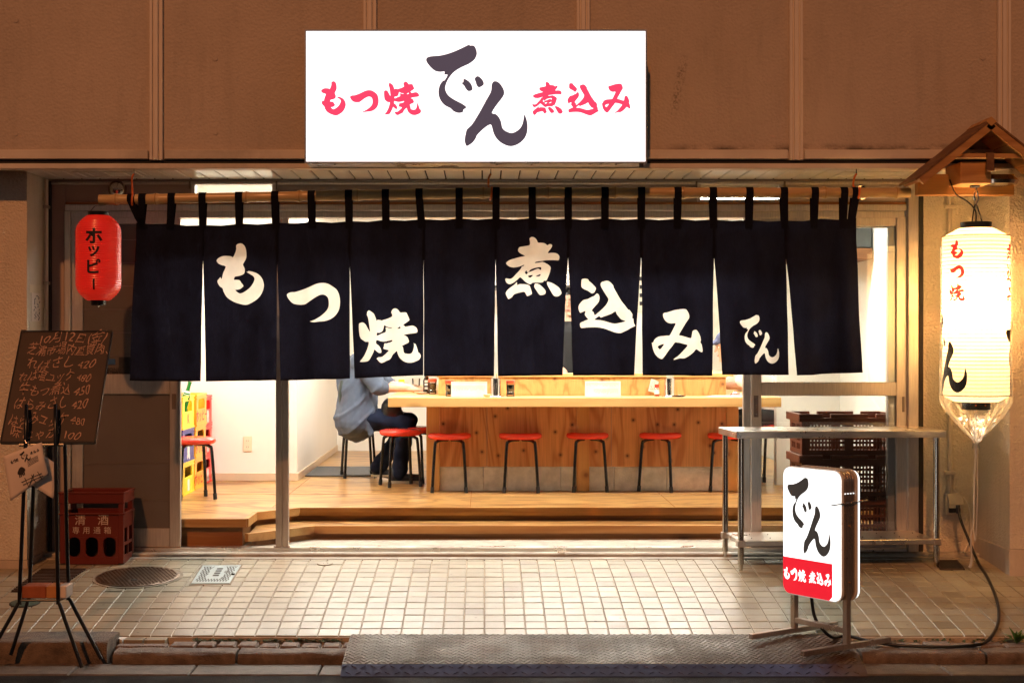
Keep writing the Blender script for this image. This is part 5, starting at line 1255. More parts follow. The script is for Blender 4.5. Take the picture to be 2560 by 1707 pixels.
MB().box(LX+.002, LX+.085, -.19, -.06, .86, .95, .005).build('box', M['outlet'], jb); MB().box(LX+.085, LX+.105, -.14, -.09, .90, .945, .004).build('knob', M['rubber'], jb)
pn_ = empty('paper_notice', label='narrow white handwritten paper strip taped to the left pillar', cat='notice')
xn = LX+.0025; yn0, yn1 = -.36, -.16; zn0, zn1 = Z(812, -.25), Z(727, -.25)
MB().box(LX+.0005, xn, yn0, yn1, zn0, zn1).build('paper', M['paper'], pn_)
for z in (zn0-.03, zn1-.015): MB().box(xn, xn+.001, yn0-.04, yn1-.02, z, z+.05).build('tape', M['ivory'], pn_)
rn = random.Random(2)
for k in range(9):
    for c in (.3, .65):
        y = yn0+(yn1-yn0)*c; z = zn1-.03-(zn1-zn0-.06)*k/9
        MB().tube([(xn+.001, y+rn.uniform(-.03, .03), z), (xn+.001, y+rn.uniform(-.03, .03), z-rn.uniform(.004, .018))], .0022, 5).build('pen_stroke', M['print_black'], pn_)
# scrap of string on the threshold, weeds by the kerb
sw = empty('string_scrap', label='scrap of white string curled on the door threshold', cat='string')
yw = -.08; MB().tube(crom([P(1388, 1374, yw), P(1396, 1369, yw), P(1408, 1370, yw-.01), P(1414, 1377, yw-.03), P(1402, 1381, yw-.04), P(1395, 1378, yw-.04), P(1424, 1377, yw-.02)], 5, False), .003, 6).build('strand', M['white_cord'], sw, True)
wd = empty('weed', (X(2545, -1.85), -1.83, -.235), label='small green weed growing from the kerb joint below the right pillar', cat='weed')
rw = random.Random(6)
for k in range(16):
    a = rw.uniform(0, 6.28); L = rw.uniform(.05, .11); el = rw.uniform(.4, 1.2); d = Vector((cos(a)*cos(el), sin(a)*cos(el), sin(el))); s = Vector((-sin(a), cos(a), 0))*rw.uniform(.008, .014)
    p1 = d*L*.5+Vector((0, 0, .01)); p2 = d*L-Vector((0, 0, .012))
    MB().add([(0, 0, 0), tuple(p1-s), tuple(p2), tuple(p1+s)], [(0, 1, 2, 3)]).build('leaf', M['leaf'], wd, fix=False)
# ---------------------------------------------------------------- counter
YC0, YCP = 1.5, 1.85
ct = empty('wooden_counter', label='U shaped pine counter with plywood front and raised ledge', cat='counter')
ZT = .90; xl, xrr = X(970, YC0), X(1954, YC0)
MB().box(xl, xrr, YC0, 1.93, ZT-.071, ZT, .004).build('counter_top', M['pine'], ct)
MB().box(xl, xl+.40, 1.932, 4.6, ZT-.071, ZT, .004).build('counter_top', M['pine'], ct)
MB().box(xrr-.40, xrr, 1.932, 4.6, ZT-.071, ZT, .004).build('counter_top', M['pine'], ct)
px_l, px_r = X(1066, YCP), X(1846, YCP)
for a, b in ((1066, 1099), (1442, 1473), (1815, 1846)):
    MB().box(X(a, YCP), X(b, YCP), YCP-.012, YCP+.06, ZFL, ZT-.072, .003).build('post', M['pine_v'], ct)
for a, b in ((1099, 1217), (1217.6, 1442), (1473, 1528), (1528.6, 1815)):
    MB().box(X(a, YCP)+.0005, X(b, YCP)-.0005, YCP, YCP+.012, Z(1166, YCP), ZT-.072).build('plywood_panel', M['ply_v'], ct)
cj = [1099, 1208, 1268, 1401, 1442]; cj2 = [1473, 1535, 1667, 1815]
for seq in (cj, cj2):
    for a, b in zip(seq, seq[1:]): MB().box(X(a, YCP)+.002, X(b, YCP)-.002, YCP+.006, YCP+.09, ZFL, Z(1166, YCP)-.001, .003).build('block', M['block'], ct)
for sx, xx in ((-1, px_l+.05), (1, px_r-.05)):              # returns
    a, b = (xx, xx+.02) if sx < 0 else (xx-.02, xx)
    MB().box(a, b, YCP+.062, 4.5, ZFL+.19, ZT-.072).build('plywood_panel', M['ply_v'], ct)
    MB().box(a-.001, b+.06, YCP+.092, 4.5, ZFL, ZFL+.189).build('block', M['block'], ct)
    for yy in (2.7, 3.6, 4.45): MB().box(a-.012 if sx < 0 else b-.04, a+.04 if sx < 0 else b+.012, yy, yy+.09, ZFL, ZT-.072).build('post', M['pine_v'], ct)
yb = 1.90; zl1 = Z(943, yb)
xa, xb = X(1096, yb), X(1815, yb)
MB().box(xa, xb, yb, yb+.02, ZT+.001, zl1, .002).build('ledge_panel', M['ply_back'], ct)
MB().box(xa-.01, xb+.01, yb-.012, yb+.26, zl1+.001, zl1+.028, .003).build('ledge', M['pine'], ct)
for s, xx in ((-1, xa), (1, xb-.02)):
    MB().box(xx, xx+.02, yb+.021, 4.5, ZT+.001, zl1, .002).build('ledge_panel', M['ply_back'], ct)
    MB().box(xx-.1 if s < 0 else xx-.15, xx+.17 if s < 0 else xx+.12, yb+.262, 4.5, zl1+.001, zl1+.028, .003).build('ledge', M['pine'], ct)

# ---------------------------------------------------------------- stools
stool = empty('stool', (0, 0, ZFL))
SHt = .44
MB().lathe([(.09, SHt-.044), (.148, SHt-.043), (.161, SHt-.032), (.164, SHt-.020), (.157, SHt-.004), (.125, SHt+.003), (.05, SHt-.002), (.002, SHt-.003)], 40).build('seat', M['red_seat'], stool, True, angle=60)
for k in range(4):
    a = pi/4+k*pi/2; c, s = cos(a), sin(a)
    l = MB().tube(crom([(.02*c, .02*s, SHt-.05), (.095*c, .095*s, SHt-.05), (.135*c, .135*s, SHt-.062), (.152*c, .152*s, SHt-.10), (.178*c, .178*s, .03)], 4, False), .0115, 10).build('leg', M['enamel'], stool, True)
    MB().tube([(.176*c, .176*s, .045), (.180*c, .180*s, .001)], .0145, 10).build('foot_cap', M['rubber'], l, True)
def sy(py, z=ZFL): return F*(H-z)/(py-CY)-D
spots = [(1124, 1228, 0.0, 'red stool at the counter nearest the left corner post of the plywood front'), (1301, 1228, .02, 'second red stool from the left along the plywood counter front'),
         (1468, 1226, .12, 'red stool directly in front of the middle counter post'), (1650, 1226, -.42, 'red stool with twisted legs, fourth from the left along the counter front'),
         (1820, 1226, -.2, 'red stool at the counter partly hidden by the steel table'), (1001, 1214, .35, 'nearer of two overlapping red stools at the left end of the counter'),
         (1033, 1204, -.3, 'farther of two overlapping red stools at the left end of the counter'), (896, 1192, .2, 'red stool under the seated customer in the blue shirt'),
         (483, 1246, .45, 'lone red stool beside the stacked crates inside the open door'), (1935, 1202, .15, 'red stool behind the steel table near the sliding door'),]
for i, (px, py, rz, lab) in enumerate(spots):
    y = sy(py); o = stool if i == 0 else copy_tree(stool)
    o.location = (X(px, y), y, ZFL); o.rotation_euler = (0, 0, rz); tag(o, lab, 'stool', 'red stools in the eatery')
o = copy_tree(stool); o.location = (2.42, 2.95, ZFL); tag(o, 'red stool under the customer in white at the right of the counter', 'stool', 'red stools in the eatery')

# ---------------------------------------------------------------- beer crates inside the door
def beer_crate(loc, wd, dp, h, mat, lab, mark=None, bottle=None, markmat='red_print'):
    c = empty('beer_crate', loc, label=lab, cat='crate', group='plastic crates stacked inside the door'); m = MB(); t = .012
    for s in (0, 1):                                        # long sides (x = 0 and x = wd)
        x0, x1 = (0, t) if s == 0 else (wd-t, wd)
        m.box(x0, x1, 0, dp, 0, h*.52, .002); m.box(x0, x1, 0, dp, h*.86, h, .002)
        m.box(x0, x1, 0, .075, h*.521, h*.859); m.box(x0, x1, dp-.075, dp, h*.521, h*.859)
    for s in (0, 1):
        y0, y1 = (0, t) if s == 0 else (dp-t, dp)
        m.box(t+.0005, wd-t-.0005, y0, y1, 0, h*.52, .002); m.box(t+.0005, wd-t-.0005, y0, y1, h*.86, h, .002)
        m.box(t+.0005, t+.07, y0, y1, h*.521, h*.859); m.box(wd-t-.07, wd-t-.0005, y0, y1, h*.521, h*.859)
    m.box(t, wd-t, t, dp-t, .002, .012); m.build('body', M[mat], c)
    r = MB(); o = .005
    for z0, z1 in ((h-.014, h-.001), (h*.845, h*.875), (.0, .012)):
        r.box(-o, wd+o, -o, -.0003, z0, z1); r.box(-o, wd+o, dp+.0003, dp+o, z0, z1); r.box(-o, -.0003, 0, dp, z0, z1); r.box(wd+.0003, wd+o, 0, dp, z0, z1)
    r.build('rim', M[mat], c)
    for s, d in ((1, 0),):
        pts = [(dp*.5+dp*.5*.0, 0)]
        # arch fillets of the hand hole
        f = MB()
        for yy, sg_ in ((.075, 1), (dp-.075, -1)):
            for x0 in (wd-t+.001,): f.xprism([(yy, h*.859), (yy+sg_*.05, h*.859), (yy+sg_*.02, h*.82), (yy+sg_*.004, h*.74)], x0, x0+t-.002)
        f.build('fillet', M[mat], c)
    if mark == 'label': MB().box(wd, wd+.0015, dp*.42, dp*.6, h*.10, h*.44).build('label', M['white_label'], c)
    elif mark == 'emblem':
        for yy, zz, r_ in ((.5, .30, .045), (.42, .14, .02), (.58, .13, .022)): MB().tube([(wd, dp*yy, h*zz), (wd+.0015, dp*yy, h*zz)], r_, 20).build('emblem', M['white_label'], c)
    elif mark:
        tm = text_mesh(mark, .10, .02); xs = [v.co.x for v in tm.vertices]; ca = (min(xs)+max(xs))/2
        warp(tm, lambda x, y: Vector((wd+.0015, dp/2+(x-ca)*1.15, h*.16+y))); mesh_obj('lettering', tm, M[markmat], c)
    if bottle:
        b = MB()
        for yy in (dp*.3, dp*.55, dp*.75): b.lathe([(.03, .013), (.031, h*.5), (.024, h*.66), (.0125, h*.8), (.0125, h*.95), (.014, h*.95), (.014, h*.985)], 14, (wd-.055, yy, 0))
        b.build('bottles', M[bottle], c, True)
    return c
XCr = -2.20; hc = .242
y1_, y2_, y3_ = F/343-D, F/329.5-D, F/317.7-D
wd = .36
beer_crate((XCr-wd, y1_, ZFL), wd, .43, hc, 'yellow', 'bright yellow crate at the bottom of the stack nearest the door', 'label', None, 'white_label')
beer_crate((XCr-wd, y1_, ZFL+hc), wd, .43, hc, 'navy', 'navy blue crate in the middle of the stack nearest the door', 'emblem', None, 'white_label')
beer_crate((XCr-wd, y1_, ZFL+2*hc), wd, .43, hc, 'yellow', 'bright yellow crate with a red letter on top of the stack nearest the door', 'K', 'bottle_green')
for k, t_ in enumerate(('bottom', 'middle', 'top')):
    beer_crate((XCr-wd+.006*k, y2_+.02, ZFL+hc*k), wd, .41, hc, 'amber', 'amber yellow crate with red kana, %s of the second stack' % t_, 'ホッピー', 'bottle_dark' if k == 1 else None)
for k, t_ in enumerate(('bottom', 'middle', 'top')):
    beer_crate((XCr-wd-.012, y3_+.03, ZFL+(hc-.008)*k), wd, .33, hc-.012, 'red_plastic', 'red crate with white print, %s of the stack against the wall' % t_, 'emblem', 'bottle_dark' if k == 0 else None, 'white_label')
gb = empty('green_bottle', (XCr-.055, y1_+.22, ZFL+3*hc-.145), label='green glass beer bottle leaning out of the top yellow crate', cat='bottle')
gb.rotation_euler = (0, radians(15), 0)
MB().lathe([(.001, 0), (.03, .002), (.031, .13), (.026, .165), (.014, .20), (.0135, .245), (.015, .246), (.015, .26), (.001, .261)], 24).build('glass', M['bottle_green'], gb, True)
MB().lathe([(.0275, .158), (.0185, .19)], 24, caps=False).build('neck_label', M['white_label'], gb, True)

# ---------------------------------------------------------------- brown slotted crates behind the sliding door
def slotted(loc, lab):
    c = empty('slotted_crate', loc, label=lab, cat='crate', group='brown slotted crates behind the glass door')
    wd, dp, h, t = .60, .38, .26, .008
    def wall(ax, u1, off):
        m = MB()
        def bx(u0, u1_, z0, z1, g=0):
            if ax == 'x': m.box(u0, u1_, off+g, off+t-g, z0, z1)
            else: m.box(off+g, off+t-g, u0, u1_, z0, z1)
        bx(0, u1, 0, .03); bx(0, u1, .205, h-.025); n = int((u1-.10)/.022)
        zr = (.03, .085, .145, .205)
        for za, zb in zip(zr, zr[1:]): 
            bx(0, u1, zb-.016, zb, .0005)
            bx(0, .05, za, zb-.016, .001); bx(u1-.05, u1, za, zb-.016, .001); bx(u1/2-.03, u1/2+.03, za, zb-.016, .001)
            for k in range(n):
                u = .05+.011+k*.022
                if u < u1-.055 and abs(u-u1/2) > .036: bx(u, u+.008, za, zb-.016, .0015)
        return m.build('wall', M['brown_plastic'], c)
    wall('x', wd, 0); wall('x', wd, dp-t); wall('y', dp-2*t-.002, 0).location = (0, t+.001, 0); wall('y', dp-2*t-.002, wd-t).location = (0, t+.001, 0)
    r = MB(); o = .022
    for a in ((-o, wd+o, -o, .004), (-o, wd+o, dp-.004, dp+o)):
        for x0, x1 in ((a[0], .13), (.18, wd-.18), (wd-.13, a[1])): r.box(x0, x1, a[2], a[3], h-.024, h, .002)
        r.box(a[0]+.001, a[1]-.001, a[2]+.001, a[3]-.001, h-.05, h-.0245)
    r.box(-o, .004, .0045, dp-.0045, h-.05, h, .002); r.box(wd-.004, wd+o, .0045, dp-.0045, h-.05, h, .002)
    r.build('rim', M['brown_plastic'], c); MB().box(.01, wd-.01, .01, dp-.01, .002, .01).build('base', M['brown_plastic'], c)
    for x in (.09, wd-.06): MB().tube([(x, -.023, h-.07), (x, -.026, h-.07)], .006, 8).build('lug', M['white_label'], c)
    return c
for k, t_ in enumerate(('lowest', 'middle', 'topmost')):
    slotted((2.03, .085, .06+.264*k), 'dark brown slotted plastic crate behind the glass door, %s of the stack' % t_)
dl_ = empty('crate_dolly', (2.03, .085, 0), label='low dark dolly under the brown slotted crates', cat='dolly')
MB().box(0, .60, .0, .38, .03, .058, .004).build('deck', M['brown_plastic'], dl_)
for x in (.05, .55):
    for y in (.06, .32): MB().tube([(x-.01, y, .016), (x+.01, y, .016)], .015, 12).build('wheel', M['rubber'], dl_, True)

# ---------------------------------------------------------------- things on the counter
def cylo(name, prof, mat, par, loc=(0, 0, 0), n=28): return MB().lathe(prof, n, loc).build(name, M[mat], par, True)
def soy(px, y, lab):
    s = empty('soy_bottle', (X(px, y), y, ZT), label=lab, cat='bottle', group='soy sauce bottles on the counter')
    cylo('glass', [(.026, 0), (.031, .004), (.031, .03), (.027, .036), (.031, .045), (.031, .095)], 'clear_plastic', s)
    cylo('sauce', [(.001, .014), (.028, .0145), (.028, .032), (.0245, .037), (.028, .046), (.028, .088), (.001, .089)], 'soy', s)
    cylo('cap', [(.031, .095), (.033, .098), (.033, .118), (.030, .121), (.001, .122)], 'cap_red', s)
soy(1124, 1.70, 'soy sauce bottle with red lid beside the left menu card'); soy(1276, 1.68, 'soy sauce bottle with red lid just right of the steel holder')
soy(1081, 2.15, 'soy sauce bottle with red lid near the customer on the counter corner')
def holder(px, y, lab, h=.135):
    s = empty('chopstick_holder', (X(px, y), y, ZT), label=lab, cat='holder', group='steel holders on the counter')
    cylo('cup', [(.062, 0), (.06, .004), (.040, .008), (.038, .012), (.038, h), (.036, h), (.036, .014), (.001, .013)], 'steel_v', s)
    rr = random.Random(px)
    for k in range(14):
        a = rr.uniform(0, 6.28); d = rr.uniform(.005, .03); MB().tube([(d*cos(a)*.4, d*sin(a)*.4, .02), (d*cos(a), d*sin(a), h+rr.uniform(.02, .05))], .0028, 6).build('chopstick', M['menu_paper'], s)
holder(1239, 1.66, 'steel chopstick holder between the left menu card and a soy bottle'); holder(1674, 1.66, 'steel chopstick holder beside the red topped spice bottle')
def menu_card(px0, px1, py0, py1, y, lab, rows):
    s = empty('menu_card', ((X(px0, y)+X(px1, y))/2, y, ZT), label=lab, cat='menu', group='menu cards on the counter'); w = (X(px1, y)-X(px0, y))/2; h = Z(py0, y)-ZT
    MB().add([(-w, 0, .001), (w, 0, .001), (w, .02, h), (-w, .02, h), (-w, .04, .001), (w, .04, .001), (w, .0215, h), (-w, .0215, h)], [(0, 1, 2, 3), (5, 4, 7, 6), (3, 2, 6, 7), (0, 3, 7, 4), (1, 5, 6, 2)]).build('card', M['menu_paper'], s)
    rr = random.Random(px0); p = MB()
    for za, zb, x0, x1 in rows:
        x = -w+2*w*x0
        while x < -w+2*w*x1:
            l = rr.uniform(.6, 1)*(zb-za)*h; z1 = zb*h; z0 = z1-l
            for k in range(max(1, int(l/.006))):
                zz = z1-.006*k; p.box(x+rr.uniform(0, .001), x+rr.uniform(.0025, .004), .02*zz/h-.0012, .02*zz/h-.0004, zz-.004, zz-.001)
            x += .0075
    p.build('print', M['grey_print'], s, kind='stuff')
    MB().box(-w+.004, w-.004, .0175, .0185, h*.93, h*.95).build('print_line', M['hook_orange'], s) if px0 < 1200 else None
menu_card(1128, 1218, 954, 988, 1.62, 'white printed menu card left of the steel holder', [(.35, .75, .06, .95)])
menu_card(1463, 1552, 953, 990, 1.60, 'white printed menu card behind the third stool, centre of the counter', [(.62, .92, .04, .95), (.15, .52, .25, .92)])
sp = empty('spice_bottle', (X(1642, 1.66), 1.66, ZT), label='small spice bottle with red top beside the right steel holder', cat='bottle')
cylo('jar', [(.018, 0), (.019, .003), (.019, .06), (.015, .066)], 'clear_plastic', sp); cylo('label', [(.0195, .02), (.0195, .05)], 'white_label', sp)
cylo('spice', [(.001, .004), (.016, .0045), (.016, .04), (.001, .041)], 'red_print', sp); cylo('cap', [(.0165, .066), (.0165, .092), (.001, .093)], 'red_seat', sp)
hn = empty('handwritten_note', (X(1632, 1.88), 1.882, ZT), label='cream handwritten note taped on the plywood ledge by the spice bottle', cat='note')
MB().add([(-.035, 0, .035), (.03, 0, .015), (.045, 0, .105), (-.012, 0, .13)], [(0, 1, 2, 3)]).build('paper', M['menu_paper'], hn)
rr = random.Random(9)
for k in range(14):
    u, v = rr.uniform(-.018, .028), rr.uniform(.04, .11); MB().box(u, u+rr.uniform(.003, .008), -.0015, -.0006, v, v+rr.uniform(.002, .005)).build('pen_stroke', M['print_black'], hn)
tr_ = empty('coin_tray', (X(1698, 1.60), 1.60, ZT), label='small black lacquer tray beside the right steel holder', cat='tray')
cylo('dish', [(.03, .0), (.048, .009), (.05, .012), (.044, .010), (.001, .004)], 'black_phone', tr_)
at = empty('small_dish', (X(1219, 1.56), 1.56, ZT), label='small pale sauce dish in front of the left steel holder', cat='dish')
cylo('bowl', [(.018, 0), (.022, .002), (.034, .020), (.036, .021), (.031, .018), (.001, .005)], 'ivory', at)
ps = empty('paper_sheet', (X(1825, 1.66), 1.66, ZT), label='white paper sheets lying on the right end of the counter', cat='paper')
MB().box(-.16, .14, -.10, .12, .0005, .003).build('sheet', M['menu_paper'], ps); MB().box(-.12, .18, -.06, .13, .0035, .006).build('sheet', M['white_label'], ps)
rc_ = empty('red_cloth', (X(1842, 1.9), 1.92, ZT), label='crumpled red cloth beside the ledge end at the right', cat='cloth')
m = MB(); rr = random.Random(12); n = 9
for j in range(n):
    for i in range(n):
        u, v = i/(n-1)-.5, j/(n-1)-.5; e = max(0, 1-4*max(u*u, v*v)); m.v.append((u*.10, v*.09, .001+e*(.022+rr.uniform(-.008, .010))))
m.f = [(j*n+i, j*n+i+1, (j+1)*n+i+1, (j+1)*n+i) for j in range(n-1) for i in range(n-1)]; m.build('fabric', M['red_seat'], rc_, True, angle=180)
bg_ = empty('beer_glass', (X(1041, 2.55), 2.50, ZT), label='glass of beer in the seated customer\'s hand on the counter', cat='glass')
cylo('glass', [(.026, 0), (.028, .003), (.033, .115)], 'clear_plastic', bg_); cylo('beer', [(.001, .006), (.0255, .0065), (.029, .05), (.001, .051)], 'beer', bg_)
sa = empty('spice_tin', (X(1003, 2.9), 2.95, ZT), label='yellow spice tin on the counter behind the customer\'s forearm', cat='tin')
MB().box(-.025, .025, -.015, .015, 0, .095, .003).build('body', M['yellow'], sa); MB().box(-.018, .018, -.0165, -.0155, .03, .075).build('label', M['white_label'], sa); MB().box(-.016, .016, -.0175, -.0166, .004, .026).build('label', M['red_print'], sa)
sb_ = empty('sauce_bottle', (X(1066, 2.4), 2.40, ZT), label='black labelled sauce bottle next to the soy bottles at the counter corner', cat='bottle')
cylo('body', [(.026, 0), (.027, .1), (.014, .13), (.014, .16)], 'bottle_dark', sb_)
for z in (.03, .06, .085): MB().box(-.012, .012, -.0285, -.0268, z, z+.018).build('label', M['white_label'], sb_)
md_ = empty('small_plate', (X(1052, 2.2), 2.22, ZT), label='small round plate on the counter corner by the beer glass', cat='plate')
cylo('dish', [(.03, 0), (.05, .012), (.052, .013), (.001, .005)], 'ivory', md_)
# floor mat in the passage
fm = empty('floor_mat', (0, 0, 0), label='dark grey mat on the floor of the passage behind the customer', cat='mat')
MB().box(-1.50, -.86, 3.05, 3.95, ZFL, ZFL+.012, .004).build('pile', M['mat'], fm)

# ---------------------------------------------------------------- kitchen behind the counter, seen through the slits
kc = empty('kitchen_bench', label='steel kitchen bench behind the counter', cat='bench')
MB().box(-.25, 1.55, 3.0, 3.5, .98, 1.02, .004).build('bench_top', M['steel'], kc); MB().box(-.24, 1.54, 3.01, 3.49, ZFL, .979).build('cabinet', M['hood'], kc)
hd_ = empty('range_hood', label='steel range hood with a mesh filter over the kitchen bench', cat='hood')
MB().box(-.1, 1.35, 3.7, 4.5, 1.78, 2.2, .004).build('canopy', M['hood'], hd_); MB().box(-.05, 1.30, 3.68, 3.699, 1.80, 2.15).build('filter', M['steel'], hd_)
mn = random.Random(21)
for k in range(9):
    x = -.9+k*.36; m_ = empty('menu_strip', (x, 5.97, 2.02), label='paper menu strip with black ink hung on the back wall', cat='menu strip', group='menu strips on the back wall')
    MB().box(-.05, .05, -.012, .0, -.42, 0).build('paper', M['menu_paper'] if k % 3 else M['amber'], m_)
    for j in range(4): MB().box(-.025, .025, -.0145, -.0125, -.09-.085*j, -.05-.085*j).build('ink_mark', M['print_black'], m_)
rbox = empty('reflection_standin', label='added dark box standing in for a dark reflection high in the right door glass', cat='stand-in box')  # added box, takes the place of a dark reflection in the door glass
MB().box(2.22, 2.79, 1.3, 2.0, 1.98, 2.5, .01).build('casing', M['hood'], rbox); MB().box(2.20, 2.79, 1.28, 2.02, 1.90, 1.979, .004).build('ledge', M['riser'], rbox)
MB().tube([(2.45, 1.29, 2.16), (2.45, 1.25, 2.16)], .09, 24).build('front_disc', M['vent'], rbox, True)
for k in range(9): MB().box(2.26+.055*k, 2.29+.055*k, 1.288, 1.2995, 2.38, 2.40).build('slot', M['gap'], rbox)
wp = empty('door_plate', label='faint framed restroom plate with a single character on the white wall', cat='plate')
yp = 2.3; zp = Z(713, yp); xp = X(2160, yp)
MB().box(xp-.10, xp+.10, yp, yp+.02, zp-.12, zp+.10).build('backing', M['wall_white'], wp)
for a in ((-.10, .10, .08, .10), (-.10, .10, -.12, -.10), (-.10, -.085, -.10, .08), (.085, .10, -.10, .08)): MB().box(xp+a[0], xp+a[1], yp-.008, yp-.001, zp+a[2], zp+a[3]).build('frame', M['ivory'], wp)
tm = text_mesh('女', .13, .01); warp(tm, lambda x, y: Vector((xp+x, yp-.002, zp-.06+y))); mesh_obj('lettering', tm, M['ivory'], wp)
MB().box(2.30, 2.80, 2.32, 2.42, ZFL, ZC).build('wall_restroom', M['wall_white'], inn)
# ---------------------------------------------------------------- people
def cap(m, a, b, ra, rb, n=14):
    a, b = Vector(a), Vector(b); t = (b-a); L = t.length; t.normalize()
    u = t.cross(Vector((0, 0, 1)) if abs(t.z) < .9 else Vector((1, 0, 0))).normalized(); w = t.cross(u)
    rings = [(-sin(k*pi/2/4)*ra, cos(k*pi/2/4)*ra) for k in (3, 2, 1, 0)]+[(L+sin(k*pi/2/4)*rb, cos(k*pi/2/4)*rb) for k in (0, 1, 2, 3)]
    vs = [a-t*ra]; 
    for s, r in rings:
        for k in range(n): q = 2*pi*k/n; vs.append(a+t*s+(u*cos(q)+w*sin(q))*r)
    vs.append(b+t*rb); fs = []
    for k in range(n): fs.append((0, 1+(k+1) % n, 1+k))
    for i in range(7):
        for k in range(n): fs.append((1+i*n+k, 1+i*n+(k+1) % n, 1+(i+1)*n+(k+1) % n, 1+(i+1)*n+k))
    e = len(vs)-1
    for k in range(n): fs.append((e, 1+7*n+k, 1+7*n+(k+1) % n))
    m.add(vs, fs)
def chain(m, pts):
    for (a, ra), (b, rb) in zip(pts, pts[1:]): cap(m, a, b, ra, rb)
def ell(m, c, r, rot=None, n=16):
    vs = []; fs = []
    for i in range(1, n//2):
        th = pi*i/(n//2)
        for k in range(n): a = 2*pi*k/n; vs.append(Vector((r[0]*sin(th)*cos(a), r[1]*sin(th)*sin(a), r[2]*cos(th))))
    vs += [Vector((0, 0, r[2])), Vector((0, 0, -r[2]))]; R = n//2-1
    for i in range(R-1):
        for k in range(n): fs.append((i*n+k, i*n+(k+1) % n, (i+1)*n+(k+1) % n, (i+1)*n+k))
    for k in range(n): fs.append((R*n, (k+1) % n, k)); fs.append((R*n+1, (R-1)*n+k, (R-1)*n+(k+1) % n))
    Rm_ = rot or Matrix(); m.add([Rm_ @ v+Vector(c) for v in vs], fs)
def skinned(name, m, vox, mat, par, smooth=2):
    o = m.build(name, mat, par)
    md = o.modifiers.new('r', 'REMESH'); md.mode = 'VOXEL'; md.voxel_size = vox
    if smooth: s = o.modifiers.new('s', 'SMOOTH'); s.iterations = smooth; s.factor = .5
    dg = bpy.context.evaluated_depsgraph_get(); me = bpy.data.meshes.new_from_object(o.evaluated_get(dg))
    o.modifiers.clear(); old = o.data; o.data = me; bpy.data.meshes.remove(old)
    me.materials.clear(); me.materials.append(mat); me.polygons.foreach_set('use_smooth', [True]*len(me.polygons)); return o
def hand(m, wrist, d, up, curl=.5):
    """palm and five bent fingers; d = pointing direction, up = back of the hand"""
    d = Vector(d).normalized(); up = Vector(up); up = (up-d*up.dot(d)).normalized(); s = d.cross(up); W = Vector(wrist)
    for k in range(4):
        o = (k-1.5)*.019; base = W+d*.085+s*o; cap(m, W+d*.01+s*o*.7, base, .015, .0125)
        L = (.040, .046, .043, .033)[k]; p = base; dd = d.copy()
        for j in range(3):
            q = Matrix.Rotation(curl*(.55+.2*j), 3, s) @ dd; q2 = p+q*L*(1, .75, .6)[j]
            if (q2-p).dot(up) > 0: q = Matrix.Rotation(-curl*(.55+.2*j), 3, s) @ dd; q2 = p+q*L*(1, .75, .6)[j]
            cap(m, p, q2, .0095-.0008*j, .009-.0008*j, 10); p = q2; dd = q
    b = W+d*.02-s*.028; t1 = b+(d*.6-s*.55-up*.35)*.045; t2 = t1+(d*.85-s*.1-up*.4)*.035
    cap(m, W+d*.01-s*.012, b, .016, .013); cap(m, b, t1, .0125, .0105); cap(m, t1, t2, .010, .0085)
def head(m, c, fwd, s=1.0):
    f = Vector(fwd).normalized(); r = f.cross(Vector((0, 0, 1))).normalized(); u = r.cross(f); c = Vector(c); R3 = Matrix((r, f, u)).transposed().to_4x4()
    L = lambda x, y, z: c+(r*x+f*y+u*z)*s
    ell(m, L(0, -.008, .03), (.074*s, .092*s, .092*s), R3); ell(m, L(0, .022, -.045), (.056*s, .062*s, .070*s), R3)
    cap(m, L(0, .088, .015), L(0, .106, -.018), .009*s, .014*s, 10); ell(m, L(0, .075, -.058), (.024*s, .018*s, .010*s), R3); ell(m, L(0, .070, -.10), (.024*s, .022*s, .020*s), R3)
    for sx in (-1, 1): ell(m, L(sx*.078, -.005, -.005), (.012*s, .022*s, .032*s), R3); ell(m, L(sx*.03, .078, .028), (.022*s, .014*s, .010*s), R3)
    return L, R3
def face(par, L, R3, s=1.0):
    for sx in (-1, 1):
        e = MB(); ell(e, L(sx*.031, .079, .010), (.013*s, .009*s, .0065*s), R3); o = e.build('eye', M['white_label'], par, True)
        e = MB(); ell(e, L(sx*.031, .0855, .010), (.005*s, .004*s, .005*s), R3); e.build('pupil', M['hair'], o, True)
        b = MB(); cap(b, L(sx*.014, .092, .034), L(sx*.046, .082, .036), .004*s, .003*s, 8); b.build('eyebrow', M['hair'], par, True)
    e = MB(); ell(e, L(0, .088, -.058), (.021*s, .006*s, .006*s), R3); e.build('lips', plain('lips', (.42, .16, .12), .5), par, True)
def hair(par, L, R3, s=1.0):
    h = MB(); ell(h, L(0, -.018, .048), (.083*s, .096*s, .092*s), R3); ell(h, L(0, -.05, .0), (.078*s, .062*s, .085*s), R3)
    return skinned('hair', h, .011, M['hair'], par, 2)
def shoe(par, heel, toe, h=.075):
    heel, toe = Vector(heel), Vector(toe); m = MB(); cap(m, heel+Vector((0, 0, .045)), toe+Vector((0, 0, .035)), .040, .036); cap(m, heel+Vector((0, 0, .05)), heel+Vector((0, 0, .09)), .044, .042)
    sh = skinned('shoe', m, .01, M['shoe'], par, 2)
    d = (toe-heel).normalized(); s = Vector((-d.y, d.x, 0)); pts = []
    for k in range(16):
        a = 2*pi*k/16; c = heel if cos(a) < 0 else toe; p = c+d*cos(a)*.045+s*sin(a)*.044; pts.append((p.x, p.y))
    MB().prism(pts, heel.z, heel.z+.018).build('sole', M['sole'], sh)
